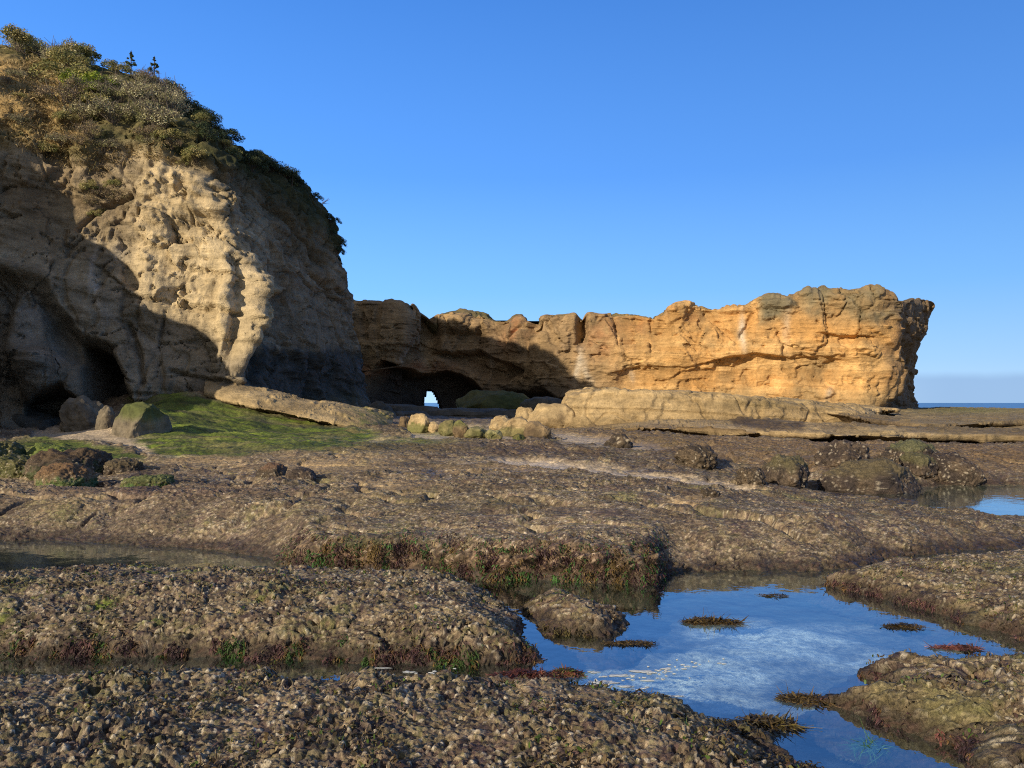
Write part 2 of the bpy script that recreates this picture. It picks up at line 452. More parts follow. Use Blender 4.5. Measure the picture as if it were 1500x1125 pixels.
# ------------------------------------------------------------------ ground sheet
BENCH_EDGE = [(790,640,31),(850,634,30),(910,629,28.5),(960,627,27),(1050,632,24.5),(1120,634,23.6),(1200,638,22.6),(1270,637,22.4),(1340,640,22),(1430,641,22.3),(1500,643,22),(1620,647,20.5),(1800,652,19.5),(2050,655,19)]
BENCH_AREA = [tuple(at(*e)[:2]) for e in BENCH_EDGE] + [(60, 60), (5, 60)]
LIPV = []
EDGEV = {}
def ground_piece(u0, u1, du, y0, y1, ratio):
    x, y = polar(u0, u1, du, y0, y1, ratio)
    h, d, d2 = shore_h(x, y)
    P = np.stack([x, y, h], -1)
    U, V = proj(P)
    Ur = U + 26 * fbm2(x, y, 1.5, 4, 61) * 6 / np.maximum(y / 3, 2) ; Vr = V + 40 * fbm2(x, y, 1.1, 4, 62) / np.maximum(y / 3, 2)
    fade = ss(34, 16, y)
    hx = np.where(y < 14, h, 0)
    ch, ca, cb, cc, f1, g1 = crust(x - .8 * hx, y + 1.3 * hx)
    bigc = fbm2(x, y, .8, 4, 81); 
    # sand and algae masks, traced
    sand = np.maximum.reduce([
        pmask(Ur, Vr, [(725,672),(800,676),(870,682),(960,694),(1050,705),(1115,713),(1108,721),(1050,716),(980,708),(900,694),(800,686),(735,680)], 2.5),
        pmask(Ur, Vr, [(45,627),(150,627),(225,640),(262,655),(270,668),(215,668),(185,652),(120,645),(50,641)], 3),
        pmask(Ur, Vr, [(590,622),(700,624),(765,634),(755,645),(600,642)], 3) * .9,
        pmask(Ur, Vr, [(810,636),(900,640),(990,655),(960,662),(880,655),(815,650)], 3) * .7,
        blob(Ur, Vr, 520, 645, 60, 5) * .6])
    strk = ss(.30, .55, fbm2(x * .16 + .05 * y, y * .9, 1.1, 4, 88)) * ss(9, 12, y) * ss(34, 26, y) * (d > .5)
    sand = np.maximum(sand, strk * .55)
    tan = np.maximum.reduce([blob(Ur, Vr, 470, 684, 90, 12, -3) * .8, blob(Ur, Vr, 560, 715, 55, 10) * .55, blob(Ur, Vr, 300, 676, 60, 8) * .6, blob(Ur, Vr, 60, 735, 110, 16) * .25,
                             blob(Ur, Vr, 700, 690, 90, 8) * .35, blob(Ur, Vr, 1010, 735, 30, 8) * .5])
    green = np.maximum.reduce([
        pmask(Ur, Vr, [(195,572),(240,572),(330,590),(430,612),(540,632),(560,640),(520,652),(400,662),(300,668),(235,668),(215,650),(185,640),(185,600)], 6),
        pmask(Ur, Vr, [(10,648),(60,642),(130,650),(200,668),(215,674),(120,676),(20,672)], 4),
        blob(Ur, Vr, 600, 648, 70, 7) * .5, blob(Ur, Vr, 660, 632, 60, 6) * .7])
    olive = np.maximum.reduce([blob(Ur, Vr, 480, 656, 160, 10) * .8, blob(Ur, Vr, 620, 735, 200, 14) * .22, blob(Ur, Vr, 930, 648, 80, 9) * .6, blob(Ur, Vr, 1330, 600, 70, 5) * .6])
    red = np.maximum.reduce([blob(Ur, Vr, 620, 655, 160, 7) * .7, blob(Ur, Vr, 230, 722, 170, 7) * .55, blob(Ur, Vr, 1420, 712, 60, 5) * .8, blob(Ur, Vr, 800, 662, 120, 6) * .5])
    wetp = np.maximum.reduce([blob(Ur, Vr, 330, 700, 60, 9), blob(Ur, Vr, 640, 697, 45, 4) * .8, blob(Ur, Vr, 760, 690, 40, 3) * .5, sand * .5, blob(Ur, Vr, 1300, 775, 90, 8) * .8, blob(Ur, Vr, 900, 690, 90, 4) * .5])
    crustm = np.clip(1 - sand * 1.2 - green - .75 * tan, 0, 1) * ss(-.05, .2, d)
    crustm *= .55 + .45 * ss(-.5, .3, bigc)
    # relief
    lip = ss(.5, .05, d) * ss(-.05, .05, d)
    Nn = normals_grid(P)
    w1, w2, wc = worley2(x - .5 * h, y + 1.6 * h + .1 * fbm2(x, y, .3, 2, 96), .21, 95)
    ch = ch + .11 * (1 - w1) * (.1 + 1.2 * wc) * lip * ss(-2.8, -1.9, x) * ss(1.6, 1.3, x)
    m1, m2, mc = worley2(x, y * .8, .33, 97)
    ch = ch * (1.1 + 1.0 * ss(8, 12, y)) + .07 * np.sqrt(np.clip(1 - m1 * m1 * 1.3, 0, 1)) * (.1 + mc) * ss(8, 11, y) * (1 - lip)
    amp = ch * crustm * (1.0 + .9 * lip) * (.65 + .7 * ss(14, 34, y)) * ss(60, 30, y) * ss(-.14, -.05, P[..., 2])
    P += Nn * amp[..., None]
    if y.max() > 20:
        tr_ = -sdf(x, y, BENCH_AREA)
        P[..., 2] -= .30 * ss(1.1, -.2, tr_) * ss(60, 45, y)
    P[..., 2] += green * (.09 * fbm2(x, y, .6, 4, 63) + .03 * fbm2(x, y, .15, 2, 64)) - .03 * wetp - .02 * sand
    cut = np.abs(fbm2(x * .6, y, 2.2, 3, 91))
    crack = ss(.035, .0, cut) * ss(.4, .9, d) * (1 - sand) * (1 - green)
    P[..., 2] -= .10 * crack * ss(40, 20, y)
    # undercut, lumpy lip
    jx = .05 * fbm2(x, P[..., 2] * 6 + y, .22, 2, 65); jy = -.2 * lip * ss(-2.8, -1.9, x) * ss(1.6, 1.3, x) * (ss(.05, .3, P[..., 2])) + .04 * fbm2(x, y, .2, 2, 66) * lip
    P[..., 0] += jx * lip; P[..., 1] += jy
    # colour
    A = crust_col(x, y, ca, cb, cc, f1, g1)
    farc = np.stack([.185 + .09 * bigc, .139 + .068 * bigc, .090 + .044 * bigc], -1)
    A = lerp(A, farc, (.12 + .5 * ss(9, 34, y))[..., None]).astype(F32)
    paint(A, (.07, .048, .036), ss(.45, .8, mc + .35 * fbm2(x, y, 1.1, 3, 98)) * .55 * ss(7.5, 9, y))
    paint(A, (.40, .285, .155), tan)
    paint(A, (.085, .045, .04), red * .8)
    paint(A, (.14, .125, .05), olive * .8)
    paint(A, (.43, .345, .245), sand)
    g2 = ss(-.35, .35, fbm2(x * .35, y, .7, 4, 67))
    gcol = lerp(np.array([.05, .07, .014]), np.array([.125, .165, .022]), g2[..., None])
    gcol = lerp(gcol, np.array([.20, .16, .06]), (ss(.1, .6, fbm2(x * .3, y, 1.0, 4, 99)) * .6)[..., None])
    gm = np.clip(green * (.55 + .7 * ss(-.4, .3, fbm2(x * .5, y, 1.3, 4, 68))), 0, 1)
    gcol = gcol * (1 + .5 * fbm2(x * .5, y, .3, 3, 60))[..., None]
    A += (gcol - A) * gm[..., None]
    # greener tufts on the lip
    paint(A, (.035, .075, .015), ss(.35, .6, fbm2(x, y, .35, 3, 69)) * lip * (P[..., 2] > .25) * .9)
    tone = fbm2(x * .5, y, 2.4, 4, 85)
    A *= (1 + .6 * tone)[..., None]
    hilip = lip * ss(-2.6, -1.9, x) * ss(1.5, 1.3, x)
    A = lerp(A, A * np.array([.55, .42, .40]), (hilip * .85)[..., None])
    if y.min() < 7 < y.max() or abs(y.min() - 6.7) < .1:
        k_ = (lip > .02) & (P[..., 2] > -.05) & (x > -2.7) & (x < 1.7) & (y < 9)
        LIPV.append((P[k_], normals_grid(P)[k_], (ss(-2.7, -2.0, x) * ss(1.7, 1.3, x))[k_]))
    brown = pmask(Ur, Vr, [(820,632),(1000,640),(1200,648),(1500,655),(1700,660),(1700,700),(1350,690),(1130,690),(1000,668)], 6)
    paint(A, (.165, .105, .052), brown * .55)
    w = edge_col(A, x, y, P[..., 2], cb) * (d > -.3) * ss(16, 12, y)
    # pool bed
    bed = ss(.04, -.05, P[..., 2])
    bc = lerp(np.array([.17, .165, .145]), np.array([.74, .74, .64]), ss(-.15, .5, fbm2(x * .7, y, .6, 5, 70) + .4 * blob(U, V, 1080, 965, 240, 60) - .05)[..., None])
    bc = lerp(bc, np.array([.55, .38, .37]), (ss(.1, .6, fbm2(x, y, .8, 3, 73)) * ss(5.0, 3.8, y))[..., None])
    bc = lerp(bc, np.array([.05, .085, .03]), (ss(-3.0, -3.6, x) * ss(7, 8, y))[..., None])
    bc = lerp(bc, np.array([.055, .045, .025]), ss(6.3, 6.9, y)[..., None])
    bc = lerp(bc, np.array([.13, .115, .075]), ss(11, 12, y)[..., None])
    A += (bc - A) * bed[..., None].astype(F32)
    wet = np.clip(.12 + .75 * wetp + .5 * w + .2 * crustm * (cc > .6), 0, 1)
    return P, np.concatenate([A, wet[..., None]], -1)

GU = (-320, 1820)
parts = [ground_piece(*GU, 4.0, 2.3, 6.7, .006), ground_piece(*GU, 1.9, 6.7, 12.5, .0017), ground_piece(*GU, 2.4, 12.5, 32, .0021), ground_piece(*GU, 4.0, 32, 130, .006)]
Vs, Fs, Cs, off = [], [], [], 0
for P, A in parts:
    nr, nc = P.shape[:2]
    Vs.append(P.reshape(-1, 3)); Fs.append(grid_faces(nr, nc) + off); Cs.append(A.reshape(-1, 4)); off += nr * nc
tag(mesh_np('ground', np.concatenate(Vs), np.concatenate(Fs), M_SHELF, np.concatenate(Cs)), 'brown barnacled tidal rock shelf with sand and green algae', 'ground', kind='structure')
del parts, Vs, Fs, Cs

# the wider shore outside the fine sheet
xs = np.linspace(-110, 150, 200); ys = np.linspace(-70, 128, 160)
X, Y = np.meshgrid(xs, ys)
H = g_base(X, np.maximum(Y, 8.5)) * ss(140, 90, Y) - 3 * ss(95, 125, Y)
H = np.minimum(H, 1.2) + .15 * fbm2(X, Y, 6, 3, 5)
inside = (Y > 1.0) & (np.abs(X / np.maximum(Y, .1) * F + (750 - 750)) < 1060)
H = np.where(inside, H - .9, H); H = np.where(Y < 3, np.minimum(H, .08), H)
H = np.where(np.abs(X) + np.abs(Y) < 14, np.minimum(H, -.35), H)
A = np.tile(col(.15, .11, .065, .1), (Y.size, 1))
tag(mesh_np('terrain', np.stack([X, Y, H], -1), grid_faces(*X.shape), M_SHELF, A), 'brown rocky shore reaching out on both sides of the tidal shelf', 'terrain', kind='structure')

# ------------------------------------------------------------------ near ledges
def ledge(name, label, poly, box, top, edge, seed, du=1.9, ratio=.0017, green=0.0, tilt=(0, 0), olive=0.0, group='barnacled ledges round the pool'):
    x, y = polar(box[0], box[1], du, box[2], box[3], ratio)
    wx = x + .13 * fbm2(x, y, .6, 4, seed); wy = y + .10 * fbm2(x, y, .5, 4, seed + 1)
    d = sdf(wx, wy, poly)
    keep = d > -.22
    t = np.clip(d / edge, -1, 6)
    dome = np.where(t > 0, 1 - np.exp(-1.5 * t), t * .8)
    h = top * dome + .045 * fbm2(x, y, 1.1, 3, seed + 2) * ss(0, .4, d) + .03 * fbm2(x, y, .4, 3, seed + 3)
    bl1, bl2, blc = worley2(x - .5 * h, y + 1.2 * h, .3, seed + 7)
    h = h + .07 * np.sqrt(np.clip(1 - bl1 * bl1 * 1.3, 0, 1)) * (.1 + blc) * ss(.55, .1, d) * ss(-.05, .05, d)
    h = h + (tilt[0] * x + tilt[1] * y) * ss(0, 1, d)
    h -= .10 * ss(.05, -.2, d)
    ch, ca, cb, cc, f1, g1 = crust(x - .8 * h, y + 1.3 * h)
    P = np.stack([x, y, h], -1)
    P += normals_grid(P) * (ch * 1.15)[..., None]
    z = P[..., 2].copy()
    P[..., 0] += .03 * n2(y / .09 + 9, z / .05, seed + 4) * ss(.4, 0, d); P[..., 1] += .03 * n2(x / .09, z / .05, seed + 5) * ss(.4, 0, d)
    A = crust_col(x, y, ca, cb, cc, f1, g1)
    U, V = proj(P)
    if green > 0:
        gmask = ss(.15, .55, fbm2(x, y, .5, 4, seed + 6)) * (cb > .35)
        lft = ss(-1.4, -3.2, x) * .8 + .3
        paint(A, (.13, .165, .022), np.clip(gmask * green * lft, 0, 1))
        paint(A, (.04, .11, .02), ss(.5, .75, fbm2(x, y, .3, 3, seed + 8)) * green * .8)
    if olive > 0:
        paint(A, (.18, .165, .06), ss(.0, .5, fbm2(x, y, .6, 3, seed + 9)) * olive)
    w = edge_col(A, x, y, z, cb)
    wet = np.clip(.15 + .55 * w + .3 * (cc > .55), 0, 1)
    f = grid_faces(*x.shape)
    k = keep.ravel()[f].all(1)
    V_, f_, C_ = compact(P.reshape(-1, 3), f[k], np.concatenate([A, wet[..., None]], -1).reshape(-1, 4))
    EDGEV[seed] = (P, normals_grid(P), d, x)
    o = mesh_np(name, V_, f_, M_CRUST, C_)
    return tag(o, label, 'rock ledge', group)

FRONT = [(-9,4.75),(-3.3,4.55),(-1.95,4.60),(-1.06,4.52),(-.04,4.46),(.45,4.38),(.8,4.2),(1.02,4.05),(1.2,3.8),(1.36,3.55),(1.42,3.2),(1.3,2.7),(1.0,2.0),(.9,1.0),(-9,1.0)]
LEFT = [(-9,5.5),(-3.46,5.22),(-2.06,5.14),(-1.12,5.06),(-.1,5.0),(.15,5.14),(.04,5.5),(.02,5.75),(.0,6.15),(-.18,6.55),(-.42,6.95),(-.9,7.15),(-1.5,7.2),(-2.35,7.3),(-3.06,7.35),(-4.0,7.3),(-5,7.15),(-9,7.0)]
RIGHT = [(2.95,7.2),(3.22,6.62),(3.5,6.1),(3.68,5.58),(4.0,5.3),(4.6,5.12),(8,5.0),(10,8.4),(6.5,8.4),(5.5,8.25),(4.6,8.0),(3.9,7.75),(3.3,7.45)]
RFRONT = [(2.2,4.86),(2.36,4.5),(2.12,4.40),(1.83,4.36),(2.0,4.1),(2.1,3.9),(2.2,3.72),(2.15,3.4),(1.95,2.9),(1.8,2.0),(8,2.0),(8,4.35),(3.85,4.68),(3.1,4.80),(2.62,4.80)]
ledge('rock_ledge', 'wide barnacle crusted rock ledge across the bottom, nearest to the viewer', FRONT, (-420, 1330, 2.25, 5.0), .23, .62, 100, green=.12)
ledge('rock_ledge', 'long green tinged mussel ledge left of the pool, between the two channels', LEFT, (-420, 860, 4.75, 8.1), .25, .46, 120, green=1.0)
ledge('rock_ledge', 'flat topped tan ledge tapering to a point on the right far side of the pool', RIGHT, (1150, 1960, 4.5, 8.4), .20, .38, 140, du=2.1, olive=.25)
ledge('rock_ledge', 'olive brown two-lobed ledge in the bottom right corner by the pool', RFRONT, (1100, 1960, 2.25, 5.4), .20, .35, 160, olive=.6)
ISLET = [(.06,6.3),(.2,6.05),(.28,5.75),(.5,5.66),(.62,5.6),(.75,5.8),(.88,5.95),(.66,6.2),(.45,6.5),(.2,6.62)]
o = ledge('islet_rock', 'small barnacled rock standing alone in the blue pool', ISLET, (720, 960, 5.4, 6.9), .19, .3, 180, olive=.2, group=None)
o['category'] = 'rock'
# ------------------------------------------------------------------ cliffs
def loft(ctrl, nr, nc, cyc=True, colw=None, roww=None):
    """ctrl (levels, columns, 3) -> (nr, nc, 3) smooth surface, plus the level and column number of every row and column"""
    lv = ctrl.shape[0]
    mid = ctrl[lv // 3]
    tc = even_t(mid, nc, cyc, colw)
    tr = even_t(np.stack([np.zeros(lv), np.zeros(lv), np.linalg.norm(np.diff(ctrl, axis=0), axis=2).mean(1).cumsum().tolist() and np.concatenate([[0], np.linalg.norm(np.diff(ctrl, axis=0), axis=2).mean(1).cumsum()])], -1), nr, False, roww)
    A = catmull(ctrl, tr)
    B = catmull(np.swapaxes(A, 0, 1), tc, cyc)
    return np.swapaxes(B, 0, 1), tr, tc

def hnorm(P, cyc=True):
    """outward horizontal-leaning normals"""
    n = normals_grid(P, cyc)
    return n

def step(w, seed, s):
    """bedding: hard and soft beds stand proud or recede; w is height across the beds in metres"""
    q = w / s
    i = np.floor(q); f = q - i
    z = np.zeros_like(i).astype(np.int32)
    a = _u(_h(i.astype(np.int32), z, z, seed)); b = _u(_h(i.astype(np.int32) + 1, z, z, seed))
    return lerp(a, b, ss(.86, 1.0, f)) - .5

def chip(d, q, k):
    """break a smooth relief into flat faces with sharp edges"""
    r = d / q; i = np.floor(r); f = r - i
    return lerp(d, (i + ss(.72, 1.0, f)) * q, k)

# --- left cliff
LV = [(-1.0, 548, -.5, 14), (1.5, 541, 0, 14), (5, 521, .8, 13), (8, 511, 1.5, 12), (11, 490, 2.2, 10.5), (13.3, 452, 2.8, 9.5), (15.3, 374, 4.4, 8.5), (17.4, 308, 7.0, 7), (19.3, 270, 9.4, 5.5), (20.9, 212, 12.0, 4.5), (22.2, 142, 14.5, 4), (23.0, 108, 16, 4)]
FR = [0, .18, .36, .54, .66, .75, .88, 1.0]
YB = [30, 31, 31.5, 32, 32.2, 34.5, 40, 0]
rows = []
for z, us, lean, fd in LV:
    r = []
    k = min(1, max(0, (z - 12) / 10))
    r.append(np.array([-64 + lean, 42 + lean, z])); r.append(np.array([-44 + lean * .5, 34 + lean, z])); 
    r.append(np.array([(-430 - 750) / F * (30 + lean), 30 + lean, z])); r.append(np.array([(-190 - 750) / F * (29.6 + lean), 29.6 + lean, z]))
    ysil = 32.2 + lean + fd
    for fr, yb in zip(FR, YB):
        u = us * fr
        Y = yb + lean if fr < .7 else (32.2 + lean + {.75: .17, .88: .57, 1.0: 1.0}[fr] * fd)
        r.append(np.array([(u - 750) / F * Y, Y, z]))
    xs_ = (us - 750) / F * ysil
    r.append(np.array([xs_ - 2.2, ysil + 5, z - .3 * k])); r.append(np.array([xs_ - 9, ysil + 12, z])); r.append(np.array([xs_ - 26, ysil + 17, z])); r.append(np.array([-66, ysil + 10, z]))
    rows.append(r)
ctrl = np.array(rows)
cen = ctrl[-1].mean(0)
cap1 = ctrl[-1] * .6 + cen * .4; cap1[:, 2] = 23.7
cap2 = ctrl[-1] * .05 + cen * .95; cap2[:, 2] = 23.9
ctrl = np.concatenate([ctrl, cap1[None], cap2[None]])
cw = [.25, .3, .7, 1.2] + [1.5] * 7 + [.9, .4, .25, .15, .15]
P, tr, tc = loft(ctrl, 540, 980, True, cw, [1.2] * 10 + [1.0, .5, .25])
Nn = normals_grid(P)
if (Nn[200, 400] * np.array([0, -1, 0])).sum() < 0: Nn = -Nn
U, V = proj(P)
hz = np.array(Nn); hz[..., 2] *= .35; hz /= np.linalg.norm(hz, axis=-1, keepdims=True)
front = ss(14.4, 13.6, tc)[None, :] * ss(1.0, 2.0, tc)[None, :] * ss(12.2, 10.5, tr)[:, None]
Un = U + 11 * fbm3(P, 2.2, 4, 201); Vn = V + 11 * fbm3(P, 2.2, 4, 202)
dsp = 0.75 * fbm3(P, 7, 3, 203) + .34 * fbm3(P * np.array([1, 1, .7]), 2.2, 4, 204) + .16 * fbm3(P * np.array([1, 1, .8]), .8, 4, 206)
lowf = ss(14.5, 12.0, P[..., 2])
w_ = P[..., 2] + .22 * (P[..., 0] + 14) + .10 * P[..., 1] + .5 * fbm3(P, 5, 3, 205)
Pb = P + .5 * np.stack([fbm3(P, 1.6, 3, 241), fbm3(P, 1.6, 3, 242), fbm3(P, 1.6, 3, 243)], -1)
b1, b2, bc1 = worley3(Pb * np.array([.8, .8, 1.25]), 1.9, 244)
c1_, c2_, bc2 = worley3(Pb * np.array([.8, .8, 1.3]), .75, 245)
blk = .34 * (bc1 - .5) + .17 * (bc2 - .5) - .18 * ss(.07, .0, b2 - b1) - .08 * ss(.08, .0, c2_ - c1_)
dsp += blk * (.45 + .6 * ss(-.3, .4, fbm3(P, 4, 2, 246)))
dsp = chip(dsp + .07 * fbm3(P, .45, 3, 247), .38, .6)
dsp += lowf * (.24 * step(w_, 1, 1.3) + .15 * step(w_, 2, .45) + .09 * step(w_, 3, .2) * ss(-.3, .3, fbm3(P, 2.5, 3, 249)))
# the sunlit pitted panel, its knobs and the two buttresses
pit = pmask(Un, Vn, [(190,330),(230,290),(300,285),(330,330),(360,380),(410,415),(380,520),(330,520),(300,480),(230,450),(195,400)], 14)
Pw = P + .35 * np.stack([fbm3(P, .9, 3, 213), fbm3(P, .9, 3, 214), fbm3(P, .9, 3, 218)], -1)
f1, f2, ci = worley3(Pw * np.array([1, 1, .6]), .8, 211)
g1, g2, ci2 = worley3(Pw * np.array([1, 1, .7]), .36, 212)
rid = 1 - np.abs(fbm3(P * np.array([1, 1, .55]), 1.3, 4, 219)) * 1.6
rid2 = 1 - np.abs(fbm3(Pw * np.array([1, 1, .8]), .5, 3, 220)) * 1.5
flu = 1 - np.abs(fbm3(P * np.array([1, 1, .16]), .8, 3, 248)) * 1.8
dsp += .6 * pit * (.22 * (rid - .6) + .10 * (rid2 - .5) + .34 * (flu - .5) * ss(380, 430, V) - .2 * ss(.38, .1, f1) * ss(.8, .9, ci) - .06 * ss(.35, .1, g1) * (ci2 > .82) + .16 * step(w_, 31, .62) + .08 * step(w_, 32, .23))
dsp = chip(dsp, .2, .4 * lowf)
dsp -= lowf * .16 * ss(.06, .0, np.abs(fbm3(P * np.array([1, 1, .5]), 3.2, 3, 224))) * (1 - pit)
brow = pmask(Un, Vn, [(200,300),(215,265),(250,245),(290,255),(345,290),(330,310),(280,320),(230,330)], 9)
dsp += brow * (.35 + .2 * (.5 - f1) + .5 * fbm3(P, 1.2, 3, 209))
crest = pmask(Un, Vn, [(180,215),(205,190),(250,205),(270,240),(240,262),(215,250)], 10)
dsp += crest * (.4 + .5 * fbm3(P, 1.0, 3, 210))
for (cu, cv, ru, rv, a, amp) in [(326, 455, 10, 66, 4, .6), (357, 470, 15, 75, 2, 1.15), (362, 422, 12, 16, 0, .5), (405, 425, 16, 8, 0, .5), (225, 420, 22, 50, 0, .3)]:
    dsp += amp * blob(Un, Vn, cu, cv, ru, rv, a, 1.6)
dsp -= .5 * blob(Un, Vn, 393, 490, 14, 60, 3) + .4 * blob(Un, Vn, 345, 470, 5, 50, 4)
# caves at the foot, left
ovh = pmask(Un, Vn, [(-260,395),(10,405),(60,425),(92,465),(115,490),(150,505),(178,550),(192,600),(190,640),(-260,640)], 12)
dsp -= 1.35 * ovh
dsp += ovh * (1.5 * blob(Un, Vn, 42, 500, 38, 75, -6, 2) + 1.9 * blob(Un, Vn, 75, 560, 70, 40, 25, 2) + .5 * fbm3(P, 2.0, 3, 215))
cave = np.maximum.reduce([pmask(Un, Vn, [(112,500),(128,503),(152,524),(172,560),(178,610),(130,612),(120,560)], 5), pmask(Un, Vn, [(30,600),(55,575),(85,568),(108,585),(108,620),(30,620)], 6)*.8, 0 * U])
dsp -= 4.5 * cave
# clefts and cracks on the shaded flank
def groove(pts, wid):
    d = np.full(U.shape, 1e9)
    for (a, b), (c, e) in zip(pts[:-1], pts[1:]):
        ex, ey = c - a, e - b
        t = np.clip(((Un - a) * ex + (Vn - b) * ey) / (ex * ex + ey * ey), 0, 1)
        d = np.minimum(d, np.hypot(Un - a - t * ex, Vn - b - t * ey))
    return np.exp(-(d / wid) ** 2)
gv = groove([(185,470),(200,520),(210,565)], 4) + groove([(392,480),(396,540)], 4) + groove([(455,405),(480,430),(505,445)], 3) + groove([(398,300),(440,345),(470,390)], 3) + groove([(452,520),(462,595)], 4) + groove([(250,545),(330,560),(400,580)], 3) + groove([(505,440),(520,490)], 4) + groove([(110,330),(150,300),(190,290)], 4)
dsp -= .45 * np.clip(gv, 0, 1)
# turf brow hanging over the rock
turf_line = pmask(Un, Vn, [(-300,205),(60,215),(130,240),(165,215),(215,225),(260,235),(300,245),(350,262),(400,300),(440,330),(490,372),(520,330),(520,0),(-300,0)], 10)
dsp += .7 * turf_line * ss(0, .3, turf_line) * (.6 + .6 * fbm3(P, 1.3, 3, 216)) * ss(19, 14, P[..., 2])
# flared foot
dsp += .8 * ss(3.0, .4, P[..., 2]) * ss(440, 540, U)
dsp += .10 * fbm3(P, .55, 3, 217) * (1 + turf_line)
P2 = P + hz * (dsp * (front * .85 + .15))[..., None]
# colour
e1 = fbm3(P2, 3.0, 4, 221); e2 = fbm3(P2, .8, 4, 222); st = step(w_, 5, .5) + .7 * step(w_, 6, .21)
A = lerp(np.array([.25, .195, .125]), np.array([.40, .32, .205]), ss(-.5, .5, e1 + .5 * st)[..., None])
A = A * (1 + .22 * e2[..., None]) * (1 + .35 * (bc1 - .5) + .25 * (bc2 - .5))[..., None] * (1 - .35 * ss(.06, 0, b2 - b1))[..., None]
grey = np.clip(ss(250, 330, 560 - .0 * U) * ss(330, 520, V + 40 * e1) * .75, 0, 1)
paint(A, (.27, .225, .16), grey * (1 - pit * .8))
paint(A, (.20, .155, .10), ss(380, 420, U) * ss(13, 11, P[..., 2]) * .75)  # flank out of the sun: its shade put into a darker colour
paint(A, (.58, .455, .27), np.clip(pit + brow + .5 * crest, 0, 1) * .6)  # sunlight on panel, brow and crest put into a paler colour
paint(A, (.185, .125, .065), blob(Un, Vn, 60, 290, 90, 70) * .7)
for (cu, cv, ru, rv, a, k) in [(145, 430, 5, 35, -8, .8), (160, 455, 10, 18, 0, .45), (45, 500, 12, 60, -10, .45), (80, 520, 8, 22, 0, .5), (135, 385, 3, 45, 0, .6), (225, 505, 14, 20, 0, .25), (30, 460, 30, 14, 20, .4), (170,370,12,14,0,.3)]:
    paint(A, (.50, .47, .42), blob(Un, Vn, cu, cv, ru, rv, a) * k * (.5 + .5 * ss(-.3, .3, e2)))
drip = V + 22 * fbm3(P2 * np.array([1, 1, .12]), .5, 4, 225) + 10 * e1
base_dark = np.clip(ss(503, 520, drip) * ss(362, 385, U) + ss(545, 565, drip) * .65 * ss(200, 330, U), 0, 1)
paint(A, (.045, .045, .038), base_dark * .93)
paint(A, (.07, .085, .06), ss(560, 600, V + 12 * e1) * ss(380, 440, U) * .6)
paint(A, (.24, .185, .11), blob(Un, Vn, 520, 610, 40, 18) * .5)
vs2 = fbm3(P2 * np.array([1, 1, .1]), .7, 4, 252)
A = A * (1 + .28 * vs2 * lowf)[..., None] * (1 - .22 * ss(.25, .6, step(w_, 7, .16) + .4 * e2) * lowf)[..., None]
paint(A, (.07, .065, .055), np.clip(ovh * .35 + cave * .5, 0, 1) * ss(-.6, .4, e1))  # shade of the overhang and caves painted into the rock colour
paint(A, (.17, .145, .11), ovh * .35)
veg = turf_line * front
tn = fbm3(P2, 1.6, 4, 226)
tcol = lerp(np.array([.062, .066, .022]), np.array([.15, .125, .055]), ss(-.4, .45, tn)[..., None])
straw = np.clip(pmask(Un, Vn, [(-300,85),(0,85),(95,110),(125,210),(60,225),(-300,225)], 14) * ss(-.55, .1, tn + .2) + blob(Un, Vn, 8, 60, 20, 8), 0, 1)
tcol = lerp(tcol, np.array([.36, .25, .11]), straw[..., None])
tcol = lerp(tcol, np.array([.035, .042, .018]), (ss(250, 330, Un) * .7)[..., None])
A += (tcol - A) * veg[..., None]
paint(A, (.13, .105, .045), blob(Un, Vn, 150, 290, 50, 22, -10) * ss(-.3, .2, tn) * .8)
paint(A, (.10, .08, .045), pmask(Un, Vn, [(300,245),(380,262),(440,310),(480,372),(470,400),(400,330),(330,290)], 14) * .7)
A = np.clip(A, .012, .8)
wet = np.clip(base_dark * .35, 0, 1)
nr, nc = P2.shape[:2]
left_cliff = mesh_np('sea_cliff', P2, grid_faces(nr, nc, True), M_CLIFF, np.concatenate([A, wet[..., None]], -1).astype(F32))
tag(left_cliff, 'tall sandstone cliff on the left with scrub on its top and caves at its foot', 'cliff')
LC = dict(P=P2, N=Nn, U=U, V=V, front=front)

# --- spur of the same cliff beyond the left edge of the view, which shades the cliff foot
def qr(q, r, z): return np.array([.785 * q + .62 * r, -.62 * q + .785 * r, z])
RIDGE = [(-72, 18), (-52, 21), (-43.4, 20.6), (-41, 20.6), (-39.4, 20.2), (-38.2, 17.2), (-36.6, 15.9), (-35.4, 13.2), (-34.0, 12.4), (-32.5, 10.2), (-31, 9.6), (-30, 8.6), (-28.9, 7.0), (-27.4, 5.4), (-25.8, 3.4), (-24.6, .5)]
rows = []
for q, z in RIDGE:
    t = max(.7, min(3.0, z * .22))
    rows.append([qr(q, 4 - t * 1.5, -1), qr(q, 4 - t, z * .5), qr(q, 4 - t * .55, z * .85), qr(q, 4, z), qr(q, 4 + t * .5, z * .86), qr(q, 4 + t, z * .5), qr(q, 4 + t * 1.3, -1)])
P, tr, tc = loft(np.array(rows), 260, 150, False)
P = P + normals_grid(P) * ((.35 * fbm3(P, 2.0, 4, 231) + .12 * fbm3(P, .6, 3, 232)) * ss(0, 1.5, P[..., 2]))[..., None]
A = np.tile(np.array([.27, .19, .1, 0]), P.shape[:2] + (1,))
tag(mesh_np('rock_spur', P, grid_faces(*P.shape[:2]), M_CLIFF, A), 'rock spur joining the left cliff beyond the edge of the view', 'rock')

